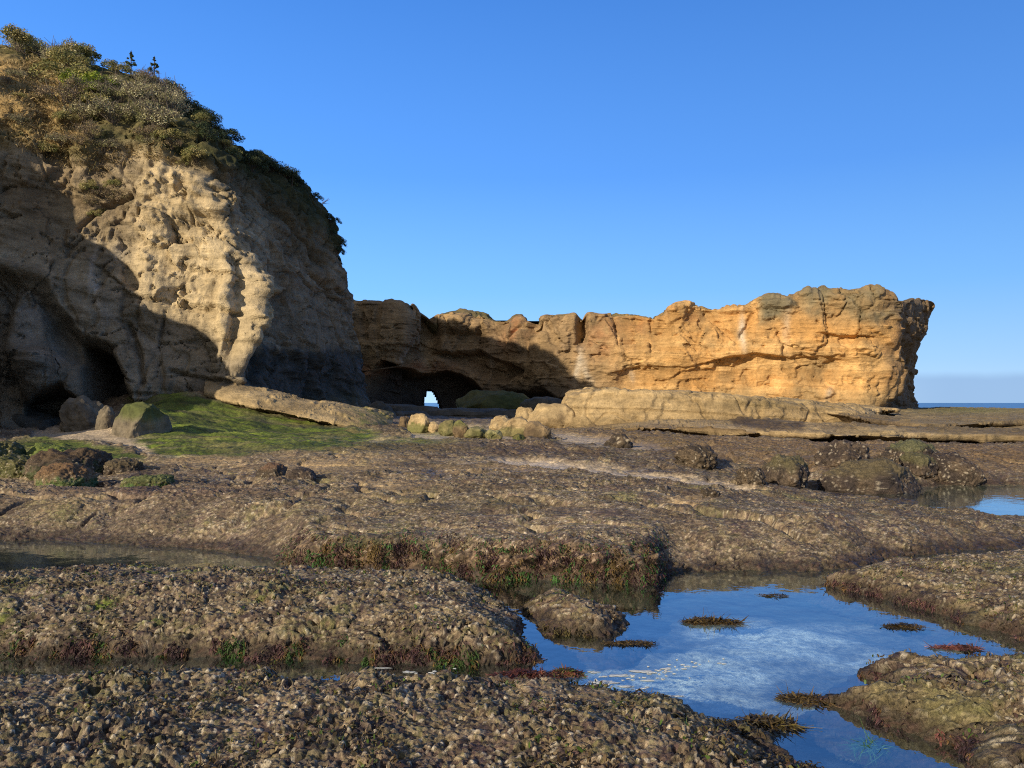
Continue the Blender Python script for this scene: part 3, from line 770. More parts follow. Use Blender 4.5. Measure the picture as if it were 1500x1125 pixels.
# --- far headland
HC = [(440,78,446),(515,75,441),(560,74,442),(586,74,447),(597,75.5,460),(640,77,457),(690,77,462),(740,76,467),(775,74.5,469),(800,73,462),(850,72,458),(905,71.5,461),(930,71,458),(972,70.5,463),(986,69.8,448),(1005,69.5,443),(1045,69.5,450),(1098,69,451),(1114,68.5,438),(1160,68,438),(1190,67.5,430),(1240,67,428),(1272,66.5,422),(1300,67.6,425),(1320,71.8,437),(1338,76.5,441),(1352,80.5,438),(1372,85,441)]
ENDK = [.80, .74, .60, .60, .70, .94, 1.02, .98]     # how far the end wall reaches at each level
LH = [-.06, .08, .25, .4, .57, .75, .9, 1.0]
OFFS = [-.9, -.5, .15, .5, -.1, -.1, .15, .5]          # recess (+) of the face at each level
rows = []
for k, (lh, ek, of) in enumerate(zip(LH, ENDK, OFFS)):
    r = []
    for u, Y, vt in HC:
        zt = ZC - (vt - HV) / F * Y
        uu = u if u <= 1290 else 1290 + (u - 1290) * ek
        r.append(np.array([(uu - 750) / F * Y, Y + (of if u <= 1290 else 0), .2 + lh * (zt - .2)]))
    e = r[-1]
    bz = .2 + lh * 10.4
    r += [np.array([e[0] - .4, 87, bz + lh * .9]), np.array([e[0] - 4, 91, bz]), np.array([30, 91, bz]), np.array([16, 90, bz]), np.array([4, 90, bz]), np.array([-8, 93, bz]), np.array([-24, 94, bz]), np.array([-24, 84, bz])]
    rows.append(r)
ctrl = np.array(rows)
top = ctrl[-1]
sp = top.copy(); sp[:, 1] = 82; sp[:, 0] = np.clip(top[:, 0], -18, 38); sp[:, 2] = np.clip(top[:, 2] * .35 + 10.4 * .65, 0, top[:, 2] + .6)
c1 = top * .82 + sp * .18; c1[:, 2] = top[:, 2] + .12; c2 = top * .5 + sp * .5; c2[:, 2] = np.minimum(c2[:, 2], top[:, 2]); 
ctrl = np.concatenate([ctrl, c1[None], c2[None], sp[None]])
nh = len(HC)
P, tr, tc = loft(ctrl, 330, 1150, True, [1.6] * nh + [.35] * 8, [1.3] * 7 + [1.6, .5, .3])
Nn = normals_grid(P)
if (Nn[120, 600] * np.array([0, -1, 0])).sum() < 0: Nn = -Nn
U, V = proj(P)
front = (ss(nh + .2, nh - .8, tc) * ss(0, .6, tc))[None, :] * np.ones_like(U)
hz = np.array(Nn); hz[..., 2] *= .4; hz /= np.linalg.norm(hz, axis=-1, keepdims=True)
Un = U + 7 * fbm3(P, 3.5, 4, 301); Vn = V + 6 * fbm3(P, 3.5, 4, 302)
w_ = P[..., 2] + .04 * P[..., 0] + .5 * fbm3(P, 9, 3, 303)
face = ss(8.6, 7.0, tr)[:, None]
Pb = P + 1.1 * np.stack([fbm3(P, 2.5, 4, 341), fbm3(P, 2.5, 4, 342), .6 * fbm3(P, 2.5, 4, 343)], -1)
upper = ss(4.5, 8.0, P[..., 2])
b1, b2, bc1 = worley3(Pb * np.array([.75, .75, .38]), 3.0, 344)
c1_, c2_, bc2 = worley3(Pb * np.array([.4, .4, 1.5]), 1.5, 345)
cm = ss(-.1, .4, fbm3(P, 6, 3, 346))
blk = (.55 * (bc1 - .5) - .22 * ss(.05, .0, b2 - b1) * cm) * (.25 + .75 * upper) + (.26 * (bc2 - .5) - .10 * ss(.06, .0, c2_ - c1_) * cm)
dsp = face * blk * (.35 + .75 * ss(-.3, .4, fbm3(P, 8, 2, 347)))
dsp = dsp + .8 * fbm3(P, 9, 3, 304) + .45 * fbm3(P, 3.0, 4, 305) * (.4 + .6 * face) + face * (.5 * step(w_, 11, 1.7) + .14 * step(w_, 12, .6) + .07 * step(w_, 13, .3)) * (.5 + .9 * ss(-.3, .4, fbm3(P, 5, 2, 308)))
f1, f2, ci = worley3(P * np.array([1, 1, .45]), 3.4, 311)
dsp += face * .8 * (ci - .5) * ss(5.5, 7.5, P[..., 2]) + face * .35 * ss(.25, 0, f2 - f1) * -1 * ss(5, 7, P[..., 2])
dsp = chip(dsp * (1 - .45 * ss(6.6, 7.6, tr))[:, None] + .16 * fbm3(P, .9, 3, 348), .42, .7)
# overhanging lip line, right part: everything under it is cut back
lineu = [(880,545),(940,531),(965,534),(1000,536),(1045,527),(1070,522),(1110,516),(1160,523),(1200,520),(1240,528)]
lu, lv_ = zip(*lineu)
vl = np.interp(Un, lu, lv_)
brk = ss(-.45, .25, fbm3(P * np.array([1, 1, .3]), 4.5, 3, 309))
dsp -= front * ss(0, 3.0, Vn - vl) * ss(60, 6, Vn - vl) * ss(870, 930, Un) * ss(1260, 1200, Un) * (.25 + .5 * brk)
dsp += front * ss(-14, -2, Vn - vl) * ss(3, -1, Vn - vl) * ss(930, 980, Un) * ss(1230, 1190, Un) * .35 * brk
vl2 = np.interp(Un, [1180, 1210, 1290], [487, 489, 492])
dsp -= front * ss(0, 2.5, Vn - vl2) * ss(20, 5, Vn - vl2) * ss(1190, 1215, Un) * ss(1290, 1270, Un) * .6
# blocks standing out along the rim
for cu, cv, ru, rv, amp in [(760, 485, 15, 26, 1.0), (852, 480, 8, 26, -1.8), (1010, 452, 26, 12, .2), (1135, 445, 26, 9, .7), (1245, 440, 60, 12, .5), (1075, 452, 25, 6, .5), (1302, 500, 10, 50, .6), (905, 490, 22, 30, .5), (880, 550, 35, 24, .6), (630, 490, 14, 36, -2.2), (600, 480, 16, 40, .8), (680, 475, 40, 12, 1.2), (780, 475, 8, 18, -1.2), (1300, 560, 12, 30, .8)]:
    dsp += front * amp * blob(Un, Vn, cu, cv, ru, rv, 0, 2)
# caves in the shaded part
cav = np.maximum.reduce([pmask(Un, Vn, [(525,600),(530,560),(560,530),(590,538),(622,552),(655,548),(690,562),(715,585),(722,612),(525,612)], 5), .7 * pmask(Un, Vn, [(715,600),(735,575),(790,572),(830,590),(830,612),(715,612)], 6)])
dsp -= front * 4.2 * cav
dsp -= front * 1.6 * pmask(Un, Vn, [(640,520),(700,515),(760,545),(740,560),(690,545)], 7)
dsp += .14 * fbm3(P, .8, 3, 306)
P2 = P + hz * dsp[..., None] * (front * .85 + .15)[..., None]
# the arch: the wall is cut right through to its back
arch_poly = [(634,598),(636,578),(638.5,564),(641,566),(645,581),(647,598)]
sd = sdf(U + 0 * Un, V, arch_poly) * front + (-50) * (1 - front)
hole = (front > .5) & (sd > 0) & (face > .5)
rim = ss(-7, 0, sd) * (front > .5) * (face > .5)
P2 = P2 + (P2 - np.array([0, 0, ZC])) / P2[..., 1:2] * ((92.5 - P2[..., 1]) * ss(-2.5, 1, sd) * (front > .5) * (face > .5))[..., None]
backhole = (tc > nh + 3.5)[None, :] & (np.abs(U - 632) < 30) & (V > 560) & (tr < 6)[:, None]
# colour
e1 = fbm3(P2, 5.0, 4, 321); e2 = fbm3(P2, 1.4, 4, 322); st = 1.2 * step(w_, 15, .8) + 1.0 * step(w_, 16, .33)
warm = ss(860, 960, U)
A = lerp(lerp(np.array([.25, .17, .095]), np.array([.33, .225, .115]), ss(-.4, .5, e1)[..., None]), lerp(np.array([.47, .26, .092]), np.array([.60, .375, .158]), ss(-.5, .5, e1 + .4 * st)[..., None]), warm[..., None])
vst = fbm3(P2 * np.array([1, 1, .12]), .9, 4, 351)
A = A * (1 + .16 * e2[..., None] + .22 * vst[..., None]) * (1 + .3 * (bc1 - .5) + .25 * (bc2 - .5))[..., None] * (1 - .3 * ss(.05, 0, b2 - b1) * cm * upper)[..., None]
red = np.maximum.reduce([blob(Un, Vn, 755, 487, 16, 26) * .9, blob(Un, Vn, 880, 495, 30, 30) * .5, blob(Un, Vn, 560, 545, 60, 12) * .8, blob(Un, Vn, 630, 540, 40, 9) * .7, blob(Un, Vn, 935, 487, 20, 26) * .5, blob(Un, Vn, 1300, 510, 14, 60) * .35, blob(Un, Vn, 1010, 465, 30, 10) * .4])
paint(A, (.30, .115, .05), red * ss(-.5, .3, e2))
paint(A, (.17, .145, .09), ss(.0, .5, fbm3(P2 * np.array([1, 1, .5]), 4.0, 5, 352)) * .55 * warm)
paint(A, (.19, .16, .10), np.clip(pmask(Un, Vn, [(1105,432),(1290,415),(1330,430),(1330,445),(1280,476),(1150,468),(1110,474)], 14) * 1.1 * ss(-.7, .2, e1), 0, 1))
paint(A, (.13, .115, .05), ss(7.2, 8.2, tr)[:, None] * np.ones_like(U) * (.65 + .35 * ss(-.3, .3, e2)))
for (cu, cv, ru, rv, a, k) in [(1085, 487, 4, 24, -4, .9), (851, 530, 5, 22, 3, .55), (862, 548, 5, 20, -14, .5), (845, 548, 4, 14, 10, .5), (922, 548, 5, 12, -20, .35), (1150, 480, 6, 28, 0, .3), (1215, 577, 5, 10, 30, .6), (715, 530, 3, 12, 0, .4), (595, 505, 3, 45, 2, .35)]:
    paint(A, (.62, .55, .45), blob(Un, Vn, cu, cv, ru, rv, a) * k)
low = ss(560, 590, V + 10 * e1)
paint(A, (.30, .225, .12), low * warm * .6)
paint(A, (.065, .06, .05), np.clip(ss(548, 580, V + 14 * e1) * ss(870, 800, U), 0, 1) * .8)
paint(A, (.05, .045, .04), cav * .8)  # cave shade painted as darker rock
paint(A, (.13, .10, .07), ss(1290, 1306, Un) * .85)  # end wall turned from the sun: its shade painted dark
A = np.clip(A, .012, .85)
nr, nc = P2.shape[:2]
f = grid_faces(nr, nc, True)
bad = (hole | backhole).ravel()
f = f[~bad[f].any(1)]
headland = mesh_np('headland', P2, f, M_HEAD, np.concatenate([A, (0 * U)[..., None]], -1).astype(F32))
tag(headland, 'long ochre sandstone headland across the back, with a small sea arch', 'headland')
# ------------------------------------------------------------------ bench, slab, boulders
def shore_loft(name, label, edge, prof, nr, nc, seed, mat, colf, cat='rock ledge', amp=1.0, group=None):
    """a bedrock bench: an edge line swept with one profile of (metres inland, metres above the lip)"""
    rows = []
    for off, dz in prof:
        r = []
        for u, v, Y in edge:
            p = at(u, v, Y); k = (Y + off) / Y
            r.append(np.array([p[0] * k, p[1] * k, p[2] + dz]))
        rows.append(r)
    P, tr, tc = loft(np.array(rows), nr, nc, False)
    Nn = normals_grid(P)
    if Nn[..., 2].mean() < 0: Nn = -Nn
    w_ = P[..., 2] + .03 * P[..., 0] + .12 * fbm3(P, 4, 3, seed + 4)
    q = P * np.array([1, .55, 1])
    dsp = amp * (.30 * fbm3(q, 3.0, 4, seed) + .10 * fbm3(P, .9, 4, seed + 1) + .05 * fbm3(P, .3, 3, seed + 2))
    topm = ss(.3, 2.5, np.interp(tr, np.arange(len(prof)), [p[0] if i > 3 else 0 for i, p in enumerate(prof)]))[:, None]
    dsp = dsp + topm * (.16 * step(w_ + .3 * fbm3(q, 6, 3, seed + 6), seed, .35))
    dsp = chip(dsp + .05 * fbm3(P, .25, 3, seed + 11), .11, .6)
    P2 = P + Nn * dsp[..., None]
    P2[..., 1] += .35 * amp * fbm3(P, 1.4, 3, seed + 8) * ss(6, 0, np.interp(tr, np.arange(len(prof)), [p[0] for p in prof]))[:, None]
    U, V = proj(P2)
    A = colf(P2, U, V, tr, tc)
    f = grid_faces(*P2.shape[:2])
    o = mesh_np(name, P2, f, mat, A.astype(F32))
    return tag(o, label, cat, group)

def bench_col(P, U, V, tr, tc):
    e1 = fbm3(P * np.array([1, .5, 1]), 3.0, 4, 401); e2 = fbm3(P, .6, 4, 402)
    A = lerp(np.array([.25, .178, .092]), np.array([.37, .272, .148]), ss(-.4, .4, e1)[..., None]) * (1 + .25 * e2[..., None])
    Un = U + 12 * e1; Vn = V + 5 * e2
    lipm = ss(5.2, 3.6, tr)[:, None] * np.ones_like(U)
    paint(A, (.115, .075, .042), lipm * .85)  # shade of the undercut painted dark below the lip
    paint(A, (.15, .10, .055), ss(.0, .45, fbm3(P, 1.8, 5, 403)) * .6)
    paint(A, (.24, .19, .11), ss(1180, 1350, Un) * (.3 + .4 * ss(-.3, .4, e2)))
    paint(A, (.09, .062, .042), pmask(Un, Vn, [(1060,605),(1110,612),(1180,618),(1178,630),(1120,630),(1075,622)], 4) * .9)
    paint(A, (.13, .095, .05), pmask(Un, Vn, [(1085,583),(1150,588),(1155,598),(1095,598)], 4) * .7)  # dark mussels and shadow painted together as one patch
    paint(A, (.15, .155, .05), blob(Un, Vn, 1420, 601, 90, 5) * .7)
    paint(A, (.12, .085, .05), pmask(Un, Vn, [(1215,607),(1300,615),(1340,622),(1500,628),(1700,630),(1700,650),(1340,632),(1240,618)], 4) * .5)  # painted shadow strip along the edge of the upper layer
    return np.concatenate([A, (.15 * lipm)[..., None]], -1)

PROF = [(3.0, -1.2), (2.0, -.62), (1.8, -.30), (1.3, -.16), (.1, -.09), (.04, .02), (.35, .09), (1.4, .15), (4, .2), (12, .25), (30, .3), (60, .35), (72, .1), (80, -2.5)]
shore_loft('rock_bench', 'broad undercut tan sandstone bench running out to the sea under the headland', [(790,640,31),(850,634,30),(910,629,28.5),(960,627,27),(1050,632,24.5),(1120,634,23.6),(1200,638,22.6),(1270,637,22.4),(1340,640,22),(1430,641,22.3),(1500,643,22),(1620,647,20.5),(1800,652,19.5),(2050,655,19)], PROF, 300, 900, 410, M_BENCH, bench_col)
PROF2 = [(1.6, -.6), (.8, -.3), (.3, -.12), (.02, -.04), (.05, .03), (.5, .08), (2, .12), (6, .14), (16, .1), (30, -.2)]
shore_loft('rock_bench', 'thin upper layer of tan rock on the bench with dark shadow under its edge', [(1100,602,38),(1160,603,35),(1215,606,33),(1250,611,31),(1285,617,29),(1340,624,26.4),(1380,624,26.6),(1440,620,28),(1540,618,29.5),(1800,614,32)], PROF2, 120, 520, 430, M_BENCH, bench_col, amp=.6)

def slab():
    fr = [(823,38,622,574),(821,35.5,624,573),(829,34.2,625,571),(880,33.6,627,568),(960,33,629,566),(1030,32.6,630,569),(1090,32.4,629,574),(1150,32.6,627,581),(1210,33,624,590),(1265,34,620,598)]
    LV_ = [(-.15, -.25), (.12, -.05), (.4, .15), (.7, .3), (.88, .6), (.97, 1.1), (1.0, 2.0)]
    rows = []
    for lh, ins in LV_:
        r = []
        for i, (u, Y, vb, vt) in enumerate(fr):
            pb = at(u, vb, Y); pt = at(u, vt, Y)
            x = pb[0] + (ins * .5 if i < 3 else 0)
            r.append(np.array([x, pb[1] + ins * (1 if i > 1 else .4), lerp(pb[2], pt[2], lh)]))
        for u, Y, vb, vt in [(1290,41,602,601),(1205,45,602,596),(1100,46,600,584),(960,46,600,576),(850,44,600,578)]:
            pb = at(u, vb, Y); pt = at(u, vt, Y)
            r.append(np.array([pb[0], pb[1] - ins, lerp(.3, pt[2], lh)]))
        rows.append(r)
    c = np.array(rows); t = c[-1]; cen = t.mean(0)
    c1 = t.copy(); c1[:, 1] = t[:, 1] * .65 + cen[1] * .35; c1[:, 0] = t[:, 0] * .95 + cen[0] * .05; c1[:, 2] += .05
    c2 = t.copy(); c2[:, 1] = cen[1]; c2[:, 0] = t[:, 0] * .85 + cen[0] * .15
    P, tr, tc = loft(np.concatenate([c, c1[None], c2[None]]), 150, 640, True, [1] * 10 + [.3] * 5)
    Nn = normals_grid(P)
    if Nn[-40:, :, 2].mean() < 0: Nn = -Nn
    w_ = P[..., 2] + .05 * P[..., 0] + .15 * fbm3(P, 4, 3, 441)
    P = P + Nn * (chip(.30 * fbm3(P, 2.5, 4, 442) + .12 * fbm3(P, .7, 4, 443), .15, .6) + .16 * step(w_, 21, .42) + .09 * step(w_, 22, .2) - .14 * ss(.05, 0, np.abs(fbm3(P * np.array([1, 1, .4]), 2.6, 3, 446))))[..., None]
    U, V = proj(P)
    e1 = fbm3(P, 2.5, 4, 444); e2 = fbm3(P, .6, 4, 445)
    A = lerp(np.array([.31, .222, .115]), np.array([.40, .295, .16]), ss(-.4, .4, e1)[..., None]) * (1 + .2 * e2[..., None])
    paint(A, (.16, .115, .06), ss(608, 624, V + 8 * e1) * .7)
    paint(A, (.12, .10, .05), ss(940, 1000, U) * blob(U, V + 4 * e2, 1120, 592, 60, 8) * .5)  # dark mussels and shadow, both painted onto the slab
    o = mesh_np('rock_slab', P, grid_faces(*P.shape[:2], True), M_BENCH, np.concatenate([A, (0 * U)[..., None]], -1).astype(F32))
    tag(o, 'long pale tan rock slab with a blunt left end, lying before the sunlit headland', 'rock')
slab()

KINDC = {
 'tan': ((.30, .215, .115), (.40, .30, .165)), 'grey': ((.11, .092, .068), (.18, .15, .108)), 'brown': ((.10, .07, .042), (.19, .135, .075)),
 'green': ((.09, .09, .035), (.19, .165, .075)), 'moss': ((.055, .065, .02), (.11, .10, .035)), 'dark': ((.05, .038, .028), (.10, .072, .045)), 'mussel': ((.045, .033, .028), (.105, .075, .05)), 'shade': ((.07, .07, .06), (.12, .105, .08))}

GB = 'boulders strewn before the sea arch'
GR = 'mussel covered rocks by the far pool'
def boulder(name, label, u, vb, Y, w, h, kind, seed, box=.75, rot=None, depth=1.0, sub=4, crusty=0.0, top=None, skirt=None, cat='boulder', group=None, sink=.3, tilt=0.0, amp=1.0, flat=0.0):
    """u, vb: middle of its foot in the photograph; w, h: its width and height there"""
    if Y < 40 and name != 'rock_slab':
        ys_ = np.linspace(Y * .66, Y * 1.3, 60); pr = np.array([at(u, vb, q) for q in ys_])
        hit = np.flatnonzero(shore_h(pr[:, 0][None], pr[:, 1][None])[0][0] + .04 >= pr[:, 2])
        if len(hit): Y = float(ys_[hit[0]])
    p = at(u, vb, Y); px = Y / F
    if group in (GB, GR): sink = .2; h = h * 1.25; w = w * 1.12
    rx = w * px * .5; rz = h * px / (2 - 2 * sink) ; ry = rx * depth
    rnd = random.Random(seed)
    d, f = ICO[sub]
    q = np.sign(d) * np.abs(d) ** box
    q = q / np.linalg.norm(q, axis=1, keepdims=True) ** .5
    q = q * np.array([rx, ry, rz])
    sz = (rx * ry * rz) ** (1 / 3)
    o3 = np.array([seed * 7.3, seed * 3.1, seed * 1.7])
    nz = .30 * fbm3(q / sz + o3, 1.4, 3, seed) + .12 * fbm3(q / sz + o3, .5, 3, seed + 1) + .05 * fbm3(q / sz + o3, .18, 3, seed + 2)
    # flat broken facets
    for k in range(9):
        n = np.array([rnd.uniform(-1, 1), rnd.uniform(-1, 1), rnd.uniform(-.2, 1)]); n /= np.linalg.norm(n)
        e = q @ n; lim = rnd.uniform(.66, .92) * e.max()
        q = q - np.maximum(e - lim, 0)[:, None] * n * .9
    q = q + d * (nz * sz * amp)[:, None]
    if crusty:
        f1, f2, cid = worley3(q + o3, crusty, seed + 5); g1, g2, gid = worley3(q + o3, crusty * .45, seed + 6)
        q = q + d * (crusty * (.65 * (1 - f1) * (.4 + cid) + .3 * (1 - g1) * gid))[:, None]
    if rot is None: rot = rnd.uniform(-.3, .3)
    c, s = math.cos(tilt), math.sin(tilt)
    q = np.stack([q[:, 0] * c + q[:, 2] * s, q[:, 1], -q[:, 0] * s + q[:, 2] * c], 1)
    c, s = math.cos(rot), math.sin(rot)
    q = np.stack([q[:, 0] * c - q[:, 1] * s, q[:, 0] * s + q[:, 1] * c, q[:, 2]], 1)
    a, b = KINDC[kind]
    nn = fbm3(q + o3, sz * .9, 4, seed + 3); n4 = fbm3(q + o3, sz * .2, 4, seed + 4)
    A = lerp(np.array(a), np.array(b), ss(-.4, .4, nn)[:, None]) * (1 + .3 * n4[:, None])
    if crusty: A = A * (.55 + .75 * gid[:, None]); paint(A, (.34, .29, .22), (gid > .93) * .7)
    zr = q[:, 2] / rz
    if top is not None: paint(A, top, ss(.15, .7, zr + .5 * nn) * .8)
    if skirt is not None: paint(A, skirt, ss(.25, -.15, zr + .6 * nn + .5 * n4) * .7)
    A = np.clip(A, .01, .8)
    o = mesh_np(name, q, f, M_CRUST if crusty and Y < 24 else M_BOULDER, np.concatenate([A, np.full((len(A), 1), .2 if crusty else .02)], 1).astype(F32))
    o.location = (p[0], p[1] + ry * .6, p[2] + rz * (1 - 2 * sink))
    return tag(o, label, cat, group)

GB = 'boulders strewn before the sea arch'
GREEN = (.09, .12, .03)
boulder('boulder', 'small dark round boulder, leftmost of the row in front of the sea arch', 590, 627, 36, 21, 14, 'brown', 1, group=GB)
boulder('boulder', 'round tan boulder with a green algae skirt below the sea arch', 613, 631, 34, 29, 21, 'tan', 2, skirt=GREEN, group=GB)
boulder('boulder', 'little tan boulder between the round green-skirted one and the mossy one', 636, 632, 33, 17, 12, 'tan', 3, group=GB)
boulder('boulder', 'mossy yellow-green boulder in the middle of the row', 657, 636, 31, 28, 16, 'green', 4, group=GB)
boulder('boulder', 'dark barrel shaped boulder leaning on the mossy yellow-green one', 675, 639, 30, 22, 19, 'brown', 5, box=.6, top=(.14, .15, .05), group=GB)
boulder('boulder', 'low grey-green boulder right of the barrel shaped one', 698, 641, 29, 34, 12, 'green', 6, top=(.2, .18, .09), group=GB)
boulder('boulder', 'flat pale green boulder at the near edge of the row', 722, 644, 28, 23, 12, 'green', 7, top=(.26, .24, .12), group=GB)
boulder('boulder', 'rounded bare tan boulder at the back of the row', 734, 630, 34.5, 34, 17, 'tan', 8, group=GB)
boulder('boulder', 'wide flat tan and green boulder beside the rounded tan one', 757, 637, 31.5, 52, 19, 'tan', 9, skirt=(.12, .12, .04), box=.6, group=GB, depth=.7)
boulder('boulder', 'blocky brown boulder casting a long shadow, nearest of the row to the slab', 788, 644, 28.6, 36, 22, 'brown', 10, box=.55, top=(.28, .2, .11), group=GB)
boulder('boulder', 'square tan block at the left end of the log shaped rock', 768, 619, 37, 24, 20, 'tan', 11, box=.5, group=GB, depth=.8)
boulder('boulder', 'log shaped tan rock pointing at the viewer beside the slab', 809, 623, 35.5, 80, 27, 'tan', 12, box=.5, group=GB, depth=.45, rot=.12, tilt=.10)
boulder('boulder', 'small dark rock among green weed in front of the row', 760, 645, 27.8, 16, 7, 'moss', 13, group=GB)
boulder('boulder', 'dark hollowed rock alone on the sand right of the row', 908, 655, 25.5, 36, 17, 'dark', 14, box=.8, group=None, crusty=.12)
# dark rock floor of the bowl under the arch
GS = 'shaded ledges under the sea arch'
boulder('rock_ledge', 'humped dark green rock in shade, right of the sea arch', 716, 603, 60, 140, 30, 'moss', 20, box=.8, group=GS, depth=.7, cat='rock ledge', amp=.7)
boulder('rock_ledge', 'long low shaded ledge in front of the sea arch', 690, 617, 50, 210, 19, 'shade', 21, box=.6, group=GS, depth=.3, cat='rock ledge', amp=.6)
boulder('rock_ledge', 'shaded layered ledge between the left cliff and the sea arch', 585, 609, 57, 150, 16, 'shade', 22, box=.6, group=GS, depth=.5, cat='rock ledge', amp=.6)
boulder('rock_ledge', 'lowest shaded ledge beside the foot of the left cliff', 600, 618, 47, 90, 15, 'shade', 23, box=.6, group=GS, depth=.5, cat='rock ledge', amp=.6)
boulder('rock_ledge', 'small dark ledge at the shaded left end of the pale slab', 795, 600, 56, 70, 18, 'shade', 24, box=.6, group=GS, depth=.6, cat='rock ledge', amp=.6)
# foot of the left cliff
GF = 'rocks at the foot of the left cliff'
boulder('boulder', 'big grey boulder in the shade at the mouth of the cliff cave', 113, 628, 29.5, 66, 48, 'grey', 30, box=.8, group=GF, tilt=-.25, sub=5)
boulder('boulder', 'narrow grey boulder between the big grey one and the algae ramp', 151, 628, 29.5, 26, 36, 'grey', 31, box=.7, group=GF)
boulder('boulder', 'grey-tan block with a green top at the left end of the algae ramp', 196, 639, 26, 74, 48, 'grey', 32, box=.6, group=GF, sub=5, depth=1.1, amp=.8, top=(.07, .09, .02), tilt=.12)
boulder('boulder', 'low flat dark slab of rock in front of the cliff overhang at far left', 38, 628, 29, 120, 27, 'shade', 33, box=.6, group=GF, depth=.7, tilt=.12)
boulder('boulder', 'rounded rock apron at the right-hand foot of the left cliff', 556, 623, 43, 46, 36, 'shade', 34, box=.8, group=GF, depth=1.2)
def slab_col(P, U, V, tr, tc):
    e1 = fbm3(P, 2.0, 4, 461); e2 = fbm3(P, .5, 4, 462)
    A = lerp(np.array([.27, .20, .11]), np.array([.40, .30, .165]), ss(-.4, .4, e1)[..., None]) * (1 + .28 * e2[..., None])
    paint(A, (.07, .05, .035), ss(3.6, 2.2, tr)[:, None] * np.ones_like(U) * .85)  # shade in the crack under the ledge, painted dark
    paint(A, (.10, .12, .03), ss(490, 530, U) * ss(-.3, .3, e2) * .7)
    return np.concatenate([A, (0 * U)[..., None]], -1)
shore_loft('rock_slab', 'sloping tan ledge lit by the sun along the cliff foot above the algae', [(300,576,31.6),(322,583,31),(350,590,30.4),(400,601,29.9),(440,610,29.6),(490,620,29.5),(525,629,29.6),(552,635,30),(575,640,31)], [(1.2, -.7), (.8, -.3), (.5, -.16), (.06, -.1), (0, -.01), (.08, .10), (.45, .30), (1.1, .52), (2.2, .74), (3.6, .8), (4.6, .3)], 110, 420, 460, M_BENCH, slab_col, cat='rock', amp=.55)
# mossy rocks, left
GM = 'weedy rocks on the left of the shelf'
boulder('weedy_rock', 'long dark brown weed covered rock, biggest of the group on the left', 90, 697, 12.3, 125, 36, 'dark', 40, crusty=.06, top=(.075, .048, .025), group=GM, sub=5, cat='rock', depth=.8, skirt=(.05, .07, .02))
boulder('weedy_rock', 'rusty rock with a bright green fringe in front of the dark one', 88, 711, 11.3, 78, 27, 'brown', 41, crusty=.05, top=(.15, .085, .04), skirt=(.07, .13, .03), group=GM, sub=5, cat='rock')
boulder('weedy_rock', 'flat dark rock right of the biggest weedy one', 176, 694, 12.8, 64, 18, 'dark', 42, crusty=.05, top=(.085, .065, .035), group=GM, sub=5, cat='rock')
boulder('weedy_rock', 'low bright green rock at the right-hand end of the group', 213, 714, 11.2, 70, 17, 'moss', 43, crusty=.045, skirt=(.06, .13, .03), top=(.10, .12, .04), group=GM, sub=5, cat='rock')
boulder('weedy_rock', 'tiny dark stone between the rusty rock and the bright green one', 150, 715, 11.2, 30, 10, 'mussel', 44, crusty=.04, group=GM, cat='rock')
boulder('weedy_rock', 'dull green rock cut by the left edge of the picture', 12, 701, 12, 66, 28, 'moss', 45, crusty=.05, group=GM, cat='rock', sub=5)
boulder('weedy_rock', 'dark green rock at the left edge behind the dull green one', -12, 684, 14, 70, 36, 'moss', 46, crusty=.06, group=GM, cat='rock', sub=5)
boulder('weedy_rock', 'mossy hump behind the long dark brown rock', 60, 682, 14.2, 90, 26, 'moss', 47, crusty=.06, top=(.13, .17, .03), group=GM, cat='rock', sub=5)
boulder('mussel_rock', 'dark brown lump beside the brown puddle left of centre', 393, 699, 13, 46, 18, 'dark', 48, crusty=.05, top=(.17, .10, .06), cat='rock')
boulder('mussel_rock', 'low brown lump just right of the puddle lump', 437, 702, 12.8, 44, 12, 'mussel', 49, crusty=.05, cat='rock')
# mussel rocks, right
GR = 'mussel covered rocks by the far pool'
boulder('mussel_rock', 'dark pointed mussel rock alone on the brown slope right of centre', 1022, 685, 18, 54, 26, 'dark', 60, crusty=.08, group=GR, sub=5, cat='rock', box=.95)
boulder('mussel_rock', 'small weedy lump at the left end of the far pool', 1103, 709, 15.6, 36, 21, 'dark', 61, crusty=.06, group=GR, sub=5, cat='rock')
boulder('mussel_rock', 'domed mussel rock at the left of the far pool', 1159, 714, 14.8, 68, 35, 'mussel', 62, crusty=.07, group=GR, sub=5, cat='rock', top=(.11, .095, .045))
boulder('mussel_rock', 'longest mussel rock, lying in the far pool', 1282, 728, 13.7, 152, 40, 'mussel', 63, crusty=.07, group=GR, sub=5, cat='rock', depth=.55, top=(.105, .085, .045), amp=.8)
boulder('mussel_rock', 'dark mussel rock up the slope behind the longest one', 1238, 684, 18, 66, 28, 'mussel', 64, crusty=.09, group=GR, sub=5, cat='rock')
boulder('mussel_rock', 'small dark rock above the right end of the longest one', 1306, 692, 17, 30, 21, 'dark', 65, crusty=.07, group=GR, sub=5, cat='rock')
boulder('mussel_rock', 'rounded mussel rock behind the far pool', 1352, 699, 16.4, 54, 25, 'mussel', 66, crusty=.08, group=GR, sub=5, cat='rock', top=(.09, .085, .04))
boulder('mussel_rock', 'rightmost mussel rock, sloping down to the far pool', 1402, 714, 14.9, 70, 36, 'mussel', 67, crusty=.07, group=GR, sub=5, cat='rock', tilt=.2)
boulder('mussel_rock', 'greenish hump of rock on the slope behind the rightmost ones', 1350, 677, 19, 80, 22, 'mussel', 68, crusty=.1, group=GR, sub=5, cat='rock', top=(.10, .105, .05), depth=.7)
